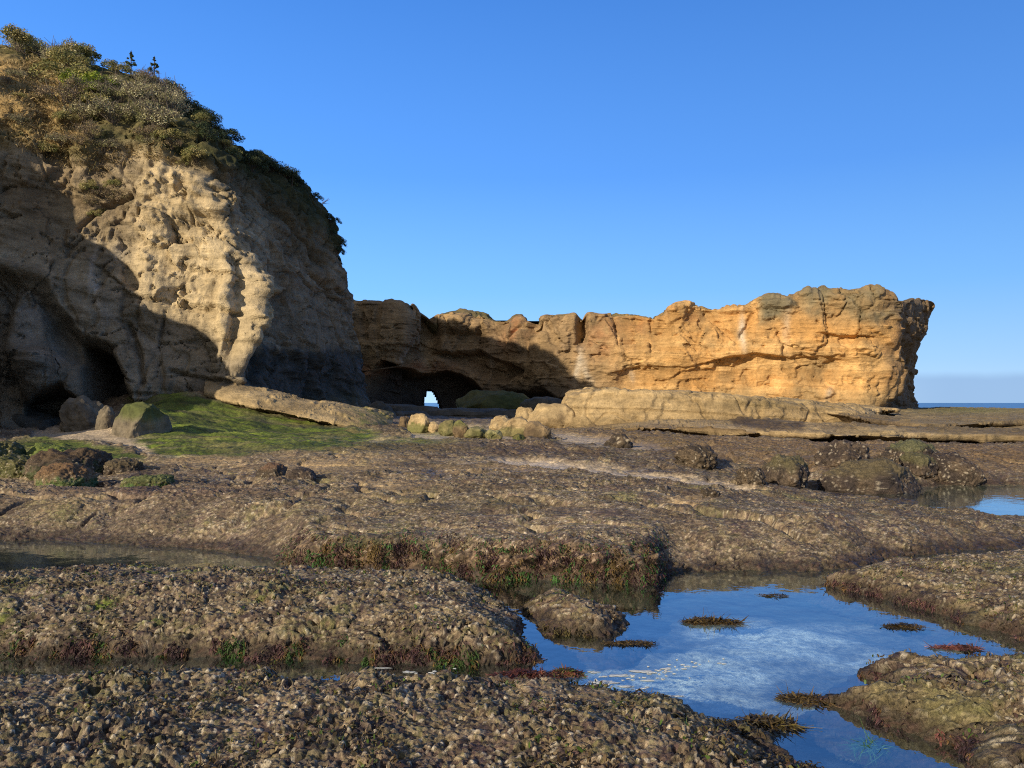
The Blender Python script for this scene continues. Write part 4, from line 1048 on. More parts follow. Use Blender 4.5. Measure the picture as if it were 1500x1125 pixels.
boulder('mussel_rock', 'small weedy knob on the shelf below the sand streak', 1039, 729, 12.6, 26, 12, 'dark', 69, crusty=.05, group=None, cat='rock')
boulder('mussel_rock', 'dark wedge of rock where the right ledge meets the back shelf', 1318, 836, 7.9, 34, 17, 'dark', 70, crusty=.035, group=None, cat='rock')
# ------------------------------------------------------------------ scrub on the cliff
def leaf_cloud(n, clumps, rad, size, cols, rng, squash=1.0, spike=0.0, shadevar=.3):
    """n small leaf faces gathered in clumps -> verts, quads, colours"""
    ci = rng.integers(0, len(clumps), n)
    dirs = rng.normal(size=(n, 3)); dirs /= np.linalg.norm(dirs, axis=1, keepdims=True)
    r = rad[ci] * rng.uniform(.45, 1.0, n) ** .5
    c = clumps[ci] + dirs * r[:, None] * np.array([1, 1, squash])
    nrm = dirs + rng.normal(size=(n, 3)) * .7; nrm[:, 2] += .4; nrm /= np.linalg.norm(nrm, axis=1, keepdims=True)
    t = np.cross(nrm, rng.normal(size=(n, 3))); t /= np.linalg.norm(t, axis=1, keepdims=True) + 1e-9
    if spike: t = t * (1 - spike) + dirs * spike + np.array([0, 0, .3 * spike]); t /= np.linalg.norm(t, axis=1, keepdims=True)
    b = np.cross(nrm, t); b /= np.linalg.norm(b, axis=1, keepdims=True) + 1e-9
    L_ = size * rng.uniform(.7, 1.5, n)[:, None]; W_ = L_ * rng.uniform(.35, .6, n)[:, None]
    V = np.stack([c - t * L_, c - b * W_, c + t * L_, c + b * W_], 1)
    cl = np.asarray(cols)[rng.integers(0, len(cols), len(clumps))][ci]
    cl = cl * 1.5 * (1 + rng.normal(size=(n, 1)) * shadevar).clip(.3, 2)
    return V.reshape(-1, 3), np.arange(n * 4).reshape(-1, 4), np.repeat(np.clip(cl, .008, .6), 4, 0)

def tubes(segs, r0, r1, k=4):
    V, Fc = [], []; off = 0
    for pts in segs:
        pts = np.asarray(pts, float); m = len(pts)
        tan = np.gradient(pts, axis=0); tan /= np.linalg.norm(tan, axis=1, keepdims=True) + 1e-9
        a = np.cross(tan, [.31, .2, .93]); a /= np.linalg.norm(a, axis=1, keepdims=True) + 1e-9; b = np.cross(tan, a)
        rr = np.linspace(r0, r1, m)[:, None]
        for j in range(k):
            th = 2 * math.pi * j / k
            V.append(pts + (a * math.cos(th) + b * math.sin(th)) * rr)
        idx = off + np.arange(k * m).reshape(k, m)
        for j in range(k):
            p, q = idx[j], idx[(j + 1) % k]
            Fc.append(np.stack([p[:-1], q[:-1], q[1:], p[1:]], 1))
        off += k * m
    V2 = []
    return np.concatenate(V), np.concatenate(Fc)

SHRUB = {
 'olive':   ([(.15,.145,.05), (.20,.18,.065), (.11,.115,.04), (.24,.20,.085)], 'olive green'),
 'bright':  ([(.19,.24,.03), (.15,.20,.028), (.24,.26,.05)], 'bright green'),
 'dark':    ([(.022,.034,.014), (.032,.045,.018), (.042,.05,.02)], 'dark green'),
 'brown':   ([(.21,.155,.09), (.17,.125,.075), (.26,.20,.11), (.14,.13,.055)], 'brown twiggy'),
 'grey':    ([(.25,.225,.13), (.20,.19,.10), (.31,.28,.17), (.16,.155,.07)], 'grey green'),
}
PROTO = {}
def shrub_proto(kind, var):
    rng = np.random.default_rng(hash((len(kind), kind[0], var)) % 1000 if False else (sum(map(ord, kind)) * 7 + var))
    nC = 26
    th = rng.uniform(0, 2 * math.pi, nC); rr = np.sqrt(rng.uniform(0, 1, nC)) * .85
    hz_ = np.sqrt(np.clip(1 - rr ** 2, .05, 1)) * rng.uniform(.45, 1.0, nC) * .8
    cl = np.stack([rr * np.cos(th), rr * np.sin(th), hz_ + .05], 1)
    rad = rng.uniform(.16, .36, nC)
    woody = kind in ('brown', 'grey')
    V, f, c = leaf_cloud(1500 if woody else 2600, cl, rad, .035 if woody else .042, SHRUB[kind][0], rng, .8, .35 if woody else .1)
    segs = []
    for i in range(nC if woody else 10):
        e = cl[i]; e2 = e + rng.normal(size=3) * .08 + np.array([0, 0, rad[i] * (.9 if woody else .3)])
        segs.append([np.array([0, 0, -.25]) + rng.normal(size=3) * .06, e * .5 + rng.normal(size=3) * .05, e, e2])
        if woody:
            for _ in range(3):
                d = rng.normal(size=3) * .22; d[2] = abs(d[2])
                segs.append([e * .8, e + d * .6, e + d * 1.3])
    Vt, ft = tubes(segs, .018, .006, 3)
    root = bpy.data.objects.new('shrub', None); C.objects.link(root)
    mesh_np('foliage', V, f, M_LEAF, c, root, smooth=False)
    tw = col(.16, .13, .10) if woody else col(.08, .06, .045)
    mesh_np('stem', Vt, ft, M_TWIG, np.tile(tw, (len(Vt), 1)), root)
    return root

def place_copy(proto, first, **kw):
    if first: r = proto
    else:
        r = proto.copy(); C.objects.link(r)
        for ch in proto.children:
            c = ch.copy(); C.objects.link(c); c.parent = r
    return r

cand = np.argwhere((LC['front'] > .6))
PV = LC['P'][cand[:, 0], cand[:, 1]]; CU = LC['U'][cand[:, 0], cand[:, 1]]; CV = LC['V'][cand[:, 0], cand[:, 1]]; CN = LC['N'][cand[:, 0], cand[:, 1]]
towards = (CN * (-PV)).sum(1) > -2.0
ZONES = [
 ([(60,192),(140,212),(170,205),(255,212),(305,232),(295,252),(215,230),(150,233),(60,220)], ['brown', 'grey', 'olive'], 12, (.35, .65), 'scrubby shrub hanging over the turf edge above the sunlit rock', 'shrubs along the turf edge'),  # polygon in the photo, kinds, number, size range (m), label, group
 ([(0,48),(60,46),(120,50),(140,75),(100,100),(30,90)], ['olive', 'olive', 'grey'], 11, (.6, 1.3), 'olive shrub on the topmost rim of the cliff', 'shrubs along the top rim of the cliff'),
 ([(90,85),(165,80),(200,95),(190,140),(130,140),(85,130)], ['olive', 'grey'], 13, (.6, 1.5), 'olive and grey shrub in the sunny thicket below the rim', 'shrubs of the sunny thicket'),
 ([(100,128),(165,132),(168,155),(110,160)], ['bright'], 5, (.7, 1.1), 'bright yellow green shrub in the middle of the sunny thicket', 'bright green shrubs'),
 ([(90,150),(165,150),(165,205),(100,195)], ['brown', 'grey', 'olive'], 7, (.6, 1.1), 'brown twiggy shrub on the slope below the bright green shrubs', 'brown shrubs on the sunny slope'),
 ([(168,130),(245,135),(252,205),(225,222),(168,208)], ['grey', 'grey', 'olive'], 14, (.6, 1.3), 'grey green shrub on the projecting sunny brow', 'shrubs on the sunny brow'),
 ([(195,100),(262,110),(285,140),(255,155),(205,130)], ['grey', 'brown', 'dark'], 13, (.65, 1.0), 'brownish shrub under the saplings at the skyline', 'shrubs below the saplings'),
 ([(262,108),(295,150),(300,180),(275,180),(250,150)], ['dark'], 10, (.6, .95), 'dark green shrub at the steep skyline beside the brownish shrubs', 'dark shrubs at the steep skyline'),
 ([(255,165),(305,180),(350,215),(400,250),(440,285),(462,305),(430,300),(360,262),(300,240),(255,225)], ['dark', 'dark', 'olive'], 26, (.4, .9), 'dark shrub on the shaded right-hand slope of the cliff', 'shrubs on the shaded slope'),
 ([(310,178),(345,208),(370,228),(420,250),(445,275),(430,280),(380,252),(330,215)], ['dark'], 16, (.3, .55), 'small dark shrub breaking the sloping skyline of the cliff', 'small shrubs on the sloping skyline'),
 ([(460,292),(480,322),(500,358),(506,395),(494,380),(470,335)], ['dark'], 10, (.25, .42), 'small dark shrub clinging to the steep right edge of the cliff', 'shrubs on the steep right edge'),
 ([(0,95),(80,100),(95,150),(40,190),(0,190)], ['brown', 'olive', 'grey'], 7, (.3, .55), 'low tussocky shrub on the straw coloured bank at far left', 'low shrubs on the straw bank'),
 ([(115,275),(180,270),(195,305),(130,312)], ['olive', 'brown'], 6, (.35, .6), 'low olive tuft on the ledge halfway up the sunlit rock', 'tufts on the ledge in the sunlit rock'),
]
used = set(); rng = np.random.default_rng(5)
for poly, kinds, num, (s0, s1), lab, grp in ZONES:
    q = np.array(poly, float)
    m = (sdf(CU, CV, q) > 0) & towards
    ids = np.flatnonzero(m)
    if len(ids) == 0: continue
    chosen = []
    for t in range(num * 12):
        if len(chosen) >= num: break
        i = ids[rng.integers(len(ids))]
        if all(np.linalg.norm(PV[i] - PV[j]) > (s0 + s1) * .42 for j in chosen): chosen.append(i)
    for i in chosen:
        kind = kinds[rng.integers(len(kinds))]; var = int(rng.integers(2)); key = (kind, var)
        if key not in PROTO: PROTO[key] = shrub_proto(kind, var)
        r = place_copy(PROTO[key], key not in used); used.add(key)
        s = rng.uniform(s0, s1)
        r.location = PV[i] + CN[i] * .1
        out = CN[i] * .55 + np.array([0, 0, .8])
        r.rotation_euler = Vector(out).to_track_quat('Z', 'Y').to_euler()
        r.rotation_euler.rotate_axis('Z', rng.uniform(0, 6.28))
        r.scale = (s * rng.uniform(.85, 1.2), s * rng.uniform(.85, 1.2), s * rng.uniform(.75, 1.1))
        tag(r, lab, 'shrub', grp)

# two young conifers against the sky, one bare sapling
def conifer(label, u, v, Y, h, seed):
    rng = np.random.default_rng(seed)
    root = bpy.data.objects.new('conifer_sapling', None); C.objects.link(root); root.location = at(u, v, Y)
    cl, rad = [], []
    for k in range(26):
        t = rng.uniform(.05, 1); a = rng.uniform(0, 6.28); w = (1 - t) * .36 * h * rng.uniform(.5, 1.1)
        cl.append((w * math.cos(a), w * math.sin(a), t * h)); rad.append(.09 * h * (1.25 - t))
    V, f, c = leaf_cloud(1500, np.array(cl), np.array(rad), .035 * h ** .5, [(.028,.042,.018), (.05,.062,.022), (.07,.075,.03)], rng, .6, .4)
    mesh_np('crown', V, f, M_LEAF, c, root, smooth=False)
    segs = [[(0, 0, -.4), (0, 0, h * .5), (.02, 0, h * 1.06)]] + [[(0, 0, p[2] * .95), tuple(p)] for p in cl[:14]]
    Vt, ft = tubes(segs[:1], .05, .012, 5); V2, f2 = tubes(segs[1:], .018, .006, 3)
    mesh_np('trunk', np.concatenate([Vt, V2]), np.concatenate([ft, f2 + len(Vt)]), M_TWIG, np.tile(col(.09, .07, .05), (len(Vt) + len(V2), 1)), root)
    tag(root, label, 'tree', 'young trees on the skyline of the cliff')
conifer('small dark conifer, left of the two at the skyline', 192, 106, 46.5, 1.25, 3)
conifer('small dark conifer, right of the two at the skyline', 226, 108, 45.5, 1.0, 4)
conifer('bushy dark conifer halfway down the sloping skyline', 428, 272, 41.5, .75, 6)
rng = np.random.default_rng(9)
b0 = at(470, 305, 41.0)
segs = [[(0, 0, -.3), (.08, 0, .25), (.22, 0, .42)]] + [[(.08, 0, .25), (.1 + rng.uniform(.05, .4), rng.uniform(-.1, .1), .3 + rng.uniform(-.05, .3))] for _ in range(9)]
V, f = tubes(segs, .014, .005, 3)
o = mesh_np('sapling', V, f, M_TWIG, np.tile(col(.12, .09, .06), (len(V), 1))); o.location = b0
tag(o, 'bare leafless sapling leaning out from the right edge of the cliff', 'tree')

# dry grass hanging on the straw bank and along the turf line
m = np.flatnonzero(((sdf(CU, CV, np.array([(0,90),(95,95),(120,140),(110,215),(60,225),(0,215)])) > 0) | (sdf(CU, CV, np.array([(60,200),(140,222),(215,215),(265,230),(262,248),(210,236),(140,250),(60,228)])) > 0)) & towards)
rng = np.random.default_rng(12)
i = m[rng.integers(0, len(m), 9000)]
base = PV[i] + rng.normal(size=(len(i), 3)) * .08
ln = rng.uniform(.12, .38, len(i))[:, None]
d = CN[i] * .7 + np.array([0, 0, -.1]) + rng.normal(size=(len(i), 3)) * .45; d /= np.linalg.norm(d, axis=1, keepdims=True)
sd_ = np.cross(d, rng.normal(size=(len(i), 3))); sd_ /= np.linalg.norm(sd_, axis=1, keepdims=True)
wd = .016
tip = base + d * ln; tip[:, 2] -= ln[:, 0] * .4; md = base + d * ln * .6
V = np.stack([base - sd_ * wd, base + sd_ * wd, md + sd_ * wd * .8, md - sd_ * wd * .8, tip], 1)
k = np.arange(len(i))[:, None] * 5
f = np.concatenate([k + np.array([0, 1, 2, 3]), k + np.array([3, 2, 4, 4])])
f3 = np.concatenate([k + np.array([0, 1, 2]), k + np.array([0, 2, 3]), k + np.array([3, 2, 4])])
cc_ = np.array([(.36,.26,.12), (.28,.20,.09), (.42,.32,.16), (.17,.15,.06)])[rng.integers(0, 4, len(i))]
tag(mesh_np('dry_grass', V.reshape(-1, 3), f3, M_LEAF, np.repeat(cc_, 5, 0), smooth=False), 'straw coloured dry grass on the bank and turf edge of the cliff', 'grass', kind='stuff')

# ------------------------------------------------------------------ seaweed
def blades(name, base, out, lab, cols, seed, ln=(.05, .14), wd=.008, droop=1.0, kind='stuff', cat='seaweed', lift=.3, curl=.35):
    rng = np.random.default_rng(seed); n = len(base)
    L_ = rng.uniform(*ln, n)[:, None]
    d = out + rng.normal(size=(n, 3)) * .35; d /= np.linalg.norm(d, axis=1, keepdims=True)
    s = np.cross(d, [0, 0, 1.0]); s += rng.normal(size=(n, 3)) * .3; s /= np.linalg.norm(s, axis=1, keepdims=True)
    w = wd * rng.uniform(.5, 1.6, n)[:, None]
    pts = []; cu_ = rng.normal(size=(n, 1)) * curl
    for t in (0, .35, .7, 1):
        p = base + d * L_ * t + s * L_ * cu_ * t * t; p = p + np.array([0, 0, 1.0]) * (lift * t - droop * t * t) * L_
        pts.append(p)
    ws = [.6, 1.0, .9, .25]
    V = np.stack([q for p, a in zip(pts, ws) for q in (p - s * w * a, p + s * w * a)], 1)
    k = np.arange(n)[:, None] * 8
    f = np.concatenate([k + np.array([0, 1, 3, 2]) + 2 * j for j in range(3)])
    cz = np.asarray(cols)[(fbm2(base[:, 0], base[:, 1], .18, 2, seed) * 1.6 * len(cols) + len(cols) / 2 + rng.normal(size=n) * .8).clip(0, len(cols) - .01).astype(int)]
    cz = cz * (1 + .3 * rng.normal(size=(n, 1))).clip(.4, 1.8)
    o = mesh_np(name, V.reshape(-1, 3), f, M_WEED, np.repeat(cz, 8, 0), smooth=False)
    return tag(o, lab, cat, kind=kind)

PURP = [(.040,.022,.024), (.075,.035,.035), (.10,.05,.048), (.055,.032,.02), (.13,.075,.03)]
MIXW = [(.040,.022,.024), (.09,.042,.04), (.07,.045,.02), (.035,.085,.02), (.05,.12,.03), (.11,.055,.05), (.13,.085,.03)]
def along(poly, n, rng, z0, z1, jit, box=None):
    p = np.array(poly); a, b = p[:-1], p[1:]
    l = np.linalg.norm(b - a, axis=1); i = rng.choice(len(l), n, p=l / l.sum()); t = rng.uniform(size=(n, 1))
    q = a[i] + (b[i] - a[i]) * t; e = (b - a)[i]; nm = np.stack([e[:, 1], -e[:, 0]], 1); nm /= np.linalg.norm(nm, axis=1, keepdims=True)
    q = q + rng.normal(size=(n, 2)) * jit
    return np.concatenate([q, rng.uniform(z0, z1, (n, 1))], 1), np.concatenate([nm, np.zeros((n, 1))], 1)

from mathutils.bvhtree import BVHTree
def drop(o_names, pts, up=2.0):
    """height of the rock under every point"""
    dg = bpy.context.evaluated_depsgraph_get(); out = np.full(len(pts), -9.0)
    for o in [o for o in C.objects if o.type == 'MESH' and o.name.split('.')[0] in o_names]:
        me = o.data; nv = len(me.vertices); co_ = np.empty(nv * 3, F32); me.vertices.foreach_get('co', co_)
        co_ = co_.reshape(-1, 3) + np.array(o.location)
        # nearest vertex on a hashed 4 cm grid is close enough for weed
        g = np.round(co_[:, :2] / .04).astype(np.int64); key = g[:, 0] * 100003 + g[:, 1]
        ordr = np.lexsort((co_[:, 2], key)); key = key[ordr]; z = co_[ordr, 2]
        last = np.concatenate([key[1:] != key[:-1], [True]]); key, z = key[last], z[last]
        q = np.round(pts[:, :2] / .04).astype(np.int64); qk = q[:, 0] * 100003 + q[:, 1]
        j = np.searchsorted(key, qk).clip(0, len(key) - 1)
        hit = key[j] == qk
        out = np.where(hit, np.maximum(out, z[j]), out)
    return out
ROCKS = ('ground', 'rock_ledge', 'islet_rock')

rng = np.random.default_rng(21)
LP, LN, LW = (np.concatenate([q[k] for q in LIPV]) for k in range(3))
LN[LN[:, 2] < 0] *= -1
pr_ = LW * np.clip(1.15 - LN[:, 2], .04, 1) * ss(.42, .22, LP[:, 2] + .1 * fbm3(LP, .4, 3, 78)) * (fbm3(LP, .3, 3, 77) > -.25)
i = rng.choice(len(LP), 17000, p=pr_ / pr_.sum())
b = LP[i] + rng.normal(size=(len(i), 3)) * .012
out_ = LN[i] * np.array([1, 1, .4]) + np.array([0, -.25, 0])
blades('seaweed_fringe', b, out_, 'purple and green seaweed fringe along the lip of the back shelf', MIXW, 22, (.012, .042), .0045, 1.1)
def fringe(seed_l, u0, u1, n, lab, cols, seed, ln, zmax=.13, front=-.15):
    rng = np.random.default_rng(seed)
    P_, N_, d_, x_ = EDGEV[seed_l]
    U_, V_ = proj(P_)
    N_ = np.where(N_[..., 2:3] < 0, -N_, N_)
    k = (P_[..., 2] > -.03) & (P_[..., 2] < zmax) & (d_ < .4) & (d_ > -.15) & (U_ > u0) & (U_ < u1) & (N_[..., 1] < front)
    Q, NN = P_[k], N_[k]
    w = np.clip(1.1 - NN[:, 2], .05, 1) * (fbm3(Q, .25, 3, seed) > -.02) * ss(zmax, zmax * .5, Q[:, 2] + .04 * fbm3(Q, .2, 2, seed + 3))
    i = rng.choice(len(Q), n, p=w / w.sum())
    b = Q[i] + rng.normal(size=(n, 3)) * .008
    blades('seaweed_fringe', b, NN[i] * np.array([1, 1, .4]) + np.array([0, -.2, 0]), lab, cols, seed + 1, (ln[0] * .35, ln[1] * .42), .0038, 1.0)
fringe(120, -300, 800, 7000, 'dark purple seaweed fringe along the near edge of the left ledge', PURP + [(.12,.08,.025), (.045,.085,.02)], 31, (.03, .10))
fringe(100, 830, 1250, 2600, 'brown seaweed fringe on the pool side of the nearest ledge', [(.07,.05,.02), (.11,.08,.03), (.05,.035,.02), (.14,.11,.04)], 41, (.03, .10), front=.5)
fringe(140, 1180, 1800, 2600, 'dark seaweed fringe under the pointed right ledge', PURP, 51, (.03, .08), .09)
fringe(160, 1150, 1800, 2600, 'reddish seaweed fringe round the two-lobed corner ledge', PURP + [(.16,.06,.05)], 61, (.03, .08), .07)
fringe(180, 700, 960, 900, 'olive brown seaweed round the foot of the lone rock in the pool', [(.07,.05,.02), (.10,.08,.025), (.04,.03,.015)], 71, (.03, .08), .06)
# short turf of algae on the ledges nearest the viewer
rng = np.random.default_rng(81)
x_ = rng.uniform(-4.5, 4.5, 52000); y_ = 2.9 + rng.uniform(0, 1, 52000) ** 1.2 * 5.2
tz = fbm2(x_, y_, .45, 3, 82)
b = np.stack([x_, y_, 0 * x_], 1)[(tz > .12) & (np.abs(x_) < y_ * .72)]
z = drop(('rock_ledge', 'islet_rock'), b); ok = z > .05; b = b[ok]; b[:, 2] = z[ok] - .006
blades('algae_turf', b, np.array([0, -.2, .8]) + rng.normal(size=(len(b), 3)) * .5, 'short tufted brown and green algae scattered over the near ledges', [(.09,.06,.03), (.14,.10,.05), (.075,.045,.04), (.11,.105,.03), (.06,.10,.02), (.17,.13,.07)], 83, (.012, .035), .006, .5, cat='algae')

def kelp(label, u, v, w, dep, n, seed, cols, ln=.10, wd=.012, z=.004, hump=.03):
    """a floating or stranded tangle of fronds"""
    p = gz(u, v, 0); rng = np.random.default_rng(seed); rx = w / F * p[1] * .5; ry = dep
    n = int(n * 2.4); a = rng.uniform(0, 6.28, n); r = np.sqrt(rng.uniform(0, 1, n))
    bx, by = r * np.cos(a) * rx, r * np.sin(a) * ry * (.6 + .4 * np.cos(3 * a + seed))
    b = np.stack([bx, by, z + hump * (1 - r) * rng.uniform(.2, 1, n)], 1)
    d = np.stack([rng.normal(size=n) * 1.3, rng.normal(size=n) * .5, rng.uniform(-.08, .12, n)], 1); d /= np.linalg.norm(d, axis=1, keepdims=True)
    b[:, 2] *= .6
    o = blades('kelp', b, d, label, cols, seed, (ln * .25, ln * .65), wd * .6, .3, kind='thing', cat='seaweed', lift=.1, curl=.9)
    me_ = o.data; q_ = np.empty(len(me_.vertices) * 3, F32); me_.vertices.foreach_get('co', q_); q_ = q_.reshape(-1, 3)
    q_[:, 2] = np.where(q_[:, 2] < .004, .004 + .006 * rng.uniform(size=len(q_)), q_[:, 2]) if z >= 0 else q_[:, 2]
    me_.vertices.foreach_set('co', q_.ravel()); me_.update()
    o.location = (p[0], p[1], 0)
    del o['kind']
    o['group'] = 'seaweed tangles in the pool'
KC = [(.05,.035,.015), (.09,.06,.025), (.13,.09,.035), (.03,.022,.012)]
kelp('largest dark kelp raft floating in the middle of the blue pool', 1042, 912, 80, .11, 420, 1, KC, .11, .012, hump=.05)
kelp('thin kelp strand trailing right from the foot of the lone rock', 922, 943, 74, .05, 200, 2, KC, .07, .009, hump=.03)
kelp('small curl of dark weed near the pointed ledge', 1322, 918, 58, .08, 170, 3, KC, .08, .008)
kelp('pinkish red weed at the right end of the pool', 1400, 950, 70, .06, 190, 4, [(.16,.06,.05), (.24,.11,.09), (.07,.035,.03)], .08, .010)
kelp('brown kelp clump left of the corner ledge', 1178, 1026, 66, .09, 320, 5, KC, .09, .010, hump=.05)
kelp('olive kelp clump nearest the bottom of the pool', 1128, 1062, 74, .12, 420, 6, KC + [(.15,.12,.04)], .10, .011, hump=.06)
kelp('dark red weed mat between the nearest ledge and the left ledge', 776, 990, 110, .10, 520, 7, [(.09,.03,.025), (.14,.05,.04), (.05,.022,.02)], .07, .010, hump=.05)
kelp('small rusty green weed lump in the foam left of the pool middle', 830, 988, 50, .10, 260, 8, [(.12,.07,.03), (.16,.06,.04), (.06,.09,.02)], .07, .010, hump=.07)
kelp('green eelgrass tuft under the water at the bottom right', 1272, 1088, 50, .10, 90, 9, [(.05,.12,.03), (.08,.17,.05)], .14, .004, z=-.03, hump=.02)
kelp('scrap of dark weed at the far end of the pool', 1132, 873, 40, .06, 60, 10, KC, .07, .007)

# ------------------------------------------------------------------ foam
rng = np.random.default_rng(91)
spots = [(880,1000,46,9), (905,990,40,6), (940,984,44,7), (975,980,20,4), (918,1006,30,5), (1000,976,10,3), (950,997,26,4), (1038,981,18,5), (1048,972,12,3), (1062,965,14,3), (990,1020,34,4), (870,985,22,5), (860,1008,26,5), (1000,984,9,3), (1010,990,8,2), (600,985,26,3), (640,988,16,3), (560,979,30,2), (1080,995,7,2), (1120,985,8,2), (960,1010,12,3), (890,1012,20,3), (1220,968,8,2), (930,975,10,2)]
spots = [q for q in spots if q[2] > 18][:11]
for k_ in range(90):
    t_ = rng.uniform(); c_ = [(865,1002,1005,978), (880,1008,960,1012), (1000,975,1070,966), (590,985,660,990)][rng.choice(4, p=[.5,.25,.15,.1])]
    spots.append((c_[0] + (c_[2] - c_[0]) * t_ + rng.normal() * 10, c_[1] + (c_[3] - c_[1]) * t_ + rng.normal() * 5, rng.uniform(2, 11), rng.uniform(1, 3)))
V, f, off = [], [], 0
for u, v, w, h in spots:
    p = gz(u, v, 0); k = 40; a = np.linspace(0, 2 * math.pi, k, endpoint=False)
    rx = w / F * p[1] * .38; ry = h / F * p[1] ** 2 / ZC * .28
    rr = 1 + .95 * fbm2(np.cos(a) * 1.6 + u, np.sin(a) * 1.6 + v, .9, 3, int(u * 7 + v))
    ring = np.stack([p[0] + rx * rr * np.cos(a), p[1] + ry * rr * np.sin(a), np.full(k, .002)], 1)
    inn = np.stack([p[0] + rx * .7 * rr * np.cos(a), p[1] + ry * .7 * rr * np.sin(a), np.full(k, .004)], 1)
    V += [ring, inn, np.array([[p[0], p[1], .0045]])]
    i = np.arange(k); j = (i + 1) % k
    f += [np.stack([off + i, off + j, off + k + j], 1), np.stack([off + i, off + k + j, off + k + i], 1), np.stack([off + k + i, off + k + j, np.full(k, off + 2 * k)], 1)]
    off += 2 * k + 1
tag(mesh_np('sea_foam', np.concatenate(V), np.concatenate(f), M_FOAM, np.tile(col(.5, .52, .52), (off, 1))), 'white flecks of foam drifting on the tide pool', 'foam', kind='stuff')
SUN_S, SKY_S, EXPO = 5.0, .12, 0.2
# ------------------------------------------------------------------ water
def sheet(name, x0, x1, y0, y1, z, mat, label, cat):
    V = np.array([(x0, y0, z), (x1, y0, z), (x1, y1, z), (x0, y1, z)], F32)
    return tag(mesh_np(name, V, np.array([[0, 1, 2, 3]]), mat, smooth=False), label, cat, kind='structure')
sheet('tide_pool_water', -9, 9, 1.6, 9.6, 0.0, M_POOL, 'clear blue tide pool water reflecting the sky', 'water')
sheet('tide_pool_water', 4.2, 16, 11.6, 16.5, 0.0, M_POOL, 'still narrow pool of water before the weedy rocks', 'water')
sheet('sea', -9000, 9000, 84, 30000, -1.4, M_SEA, 'strip of blue sea on the horizon', 'sea')

# ------------------------------------------------------------------ sky, sun, camera
sc = bpy.context.scene
w = bpy.data.worlds.new('World'); sc.world = w; w.use_nodes = True
nt = w.node_tree; nt.nodes.clear(); L = nt.links.new
out = N(nt, 'ShaderNodeOutputWorld'); bg = N(nt, 'ShaderNodeBackground'); bg.inputs['Strength'].default_value = SKY_S
sky = N(nt, 'ShaderNodeTexSky', sky_type='NISHITA', sun_disc=False)
sky.sun_elevation = SUN_EL
saz = math.atan2(-SUN_D[0], -SUN_D[1])       # azimuth of the sun from +Y towards +X
sky.sun_rotation = saz
sky.air_density = 1.0; sky.dust_density = .35; sky.ozone_density = 2.5; sky.altitude = 0
tc = N(nt, 'ShaderNodeTexCoord'); sx = N(nt, 'ShaderNodeSeparateXYZ'); L(tc.outputs['Generated'], sx.inputs[0])
gr = N(nt, 'ShaderNodeValToRGB'); L(sx.outputs['Z'], gr.inputs[0])
el = gr.color_ramp.elements
for i, (p, c) in enumerate([(0.0, (.42, .65, .91)), (.05, (.31, .565, .92)), (.14, (.175, .45, .91)), (.28, (.09, .30, .81)), (.48, (.048, .195, .61)), (.7, (.03, .09, .26)), (1.0, (.03, .075, .20))]):
    e = el[i] if i < 2 else el.new(p)
    e.position = p; e.color = (*c, 1)
gs = N(nt, 'ShaderNodeVectorMath', operation='SCALE'); gs.inputs['Scale'].default_value = 1 / SKY_S; L(gr.outputs[0], gs.inputs[0])
az = N(nt, 'ShaderNodeMapRange'); az.inputs['From Min'].default_value = .55; az.inputs['From Max'].default_value = -.75; az.inputs['To Min'].default_value = .96; az.inputs['To Max'].default_value = 1.38
L(sx.outputs['X'], az.inputs['Value'])
gs2 = N(nt, 'ShaderNodeVectorMath', operation='SCALE'); L(gs.outputs[0], gs2.inputs[0]); L(az.outputs[0], gs2.inputs['Scale'])
# the paler, warmer sky round the sun (behind the viewer)
dt = N(nt, 'ShaderNodeVectorMath', operation='DOT_PRODUCT'); L(tc.outputs['Generated'], dt.inputs[0])
dt.inputs[1].default_value = (-SUN_D[0] * math.cos(SUN_EL), -SUN_D[1] * math.cos(SUN_EL), math.sin(SUN_EL))
wm = N(nt, 'ShaderNodeMapRange', interpolation_type='SMOOTHSTEP'); wm.inputs['From Min'].default_value = -.05; wm.inputs['From Max'].default_value = .95; wm.inputs['To Max'].default_value = .9; L(dt.outputs['Value'], wm.inputs['Value'])
gs3 = N(nt, 'ShaderNodeMix', data_type='RGBA'); L(wm.outputs[0], gs3.inputs[0]); L(gs2.outputs[0], gs3.inputs[6]); gs3.inputs[7].default_value = (.42 / SKY_S, .37 / SKY_S, .29 / SKY_S, 1)
hs = N(nt, 'ShaderNodeMix', data_type='RGBA'); hs.inputs[0].default_value = .93; L(sky.outputs[0], hs.inputs[6]); L(gs3.outputs[2], hs.inputs[7])
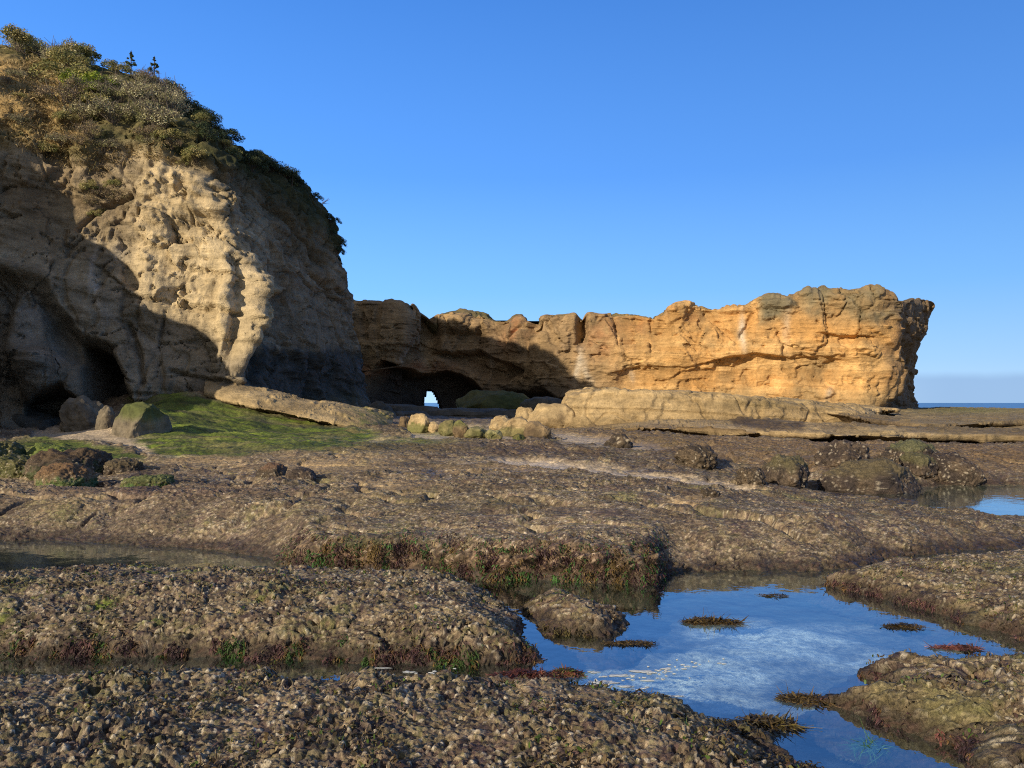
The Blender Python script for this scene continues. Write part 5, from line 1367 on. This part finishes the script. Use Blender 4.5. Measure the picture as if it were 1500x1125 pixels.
# low fog bank over the sea, right of the headland
no = N(nt, 'ShaderNodeTexNoise', i_Scale=9.0, i_Detail=4.0); L(tc.outputs['Generated'], no.inputs['Vector'])
ad = N(nt, 'ShaderNodeMath', operation='MULTIPLY_ADD'); ad.inputs[1].default_value = .012; L(no.outputs['Fac'], ad.inputs[0]); L(sx.outputs['Z'], ad.inputs[2])
mr = N(nt, 'ShaderNodeMapRange', interpolation_type='SMOOTHSTEP'); mr.inputs['From Min'].default_value = .031; mr.inputs['From Max'].default_value = .044; mr.inputs['To Min'].default_value = 1; mr.inputs['To Max'].default_value = 0
L(ad.outputs[0], mr.inputs['Value'])
mr2 = N(nt, 'ShaderNodeMapRange', interpolation_type='SMOOTHSTEP'); mr2.inputs['From Min'].default_value = .35; mr2.inputs['From Max'].default_value = .5; L(sx.outputs['X'], mr2.inputs['Value'])
mm = N(nt, 'ShaderNodeMath', operation='MULTIPLY'); L(mr.outputs[0], mm.inputs[0]); L(mr2.outputs[0], mm.inputs[1])
mm2 = N(nt, 'ShaderNodeMath', operation='MULTIPLY'); mm2.inputs[1].default_value = .8; L(mm.outputs[0], mm2.inputs[0])
mix = N(nt, 'ShaderNodeMix', data_type='RGBA'); L(mm2.outputs[0], mix.inputs[0]); L(hs.outputs[2], mix.inputs[6]); mix.inputs[7].default_value = (.27 / SKY_S, .43 / SKY_S, .68 / SKY_S, 1)
L(mix.outputs[2], bg.inputs['Color']); L(bg.outputs[0], out.inputs[0])

sl = bpy.data.lights.new('sun', 'SUN'); sl.energy = SUN_S; sl.angle = math.radians(.53); sl.color = (1.0, .86, .64)
so = bpy.data.objects.new('sun', sl); C.objects.link(so)

d3 = Vector((SUN_D[0] * math.cos(SUN_EL), SUN_D[1] * math.cos(SUN_EL), -math.sin(SUN_EL)))
so.rotation_euler = d3.to_track_quat('-Z', 'Y').to_euler(); so.location = (-40, -50, 40)

cam = bpy.data.cameras.new('camera'); co = bpy.data.objects.new('camera', cam); C.objects.link(co)
co.location = (0, 0, ZC); co.rotation_euler = (math.radians(90), 0, 0)
cam.sensor_width = 36; cam.lens = 36 * F / 1500; cam.shift_y = (HV - 562.5) / 1500
cam.clip_start = .1; cam.clip_end = 60000
sc.camera = co
sc.view_settings.view_transform = 'Standard'; sc.view_settings.look = 'None'; sc.view_settings.exposure = EXPO; sc.view_settings.gamma = 1
sc.render.film_transparent = False
sc.cycles.max_bounces = 6; sc.cycles.diffuse_bounces = 3; sc.cycles.transparent_max_bounces = 8
sc.cycles.use_denoising = False; sc.cycles.filter_width = 1.1
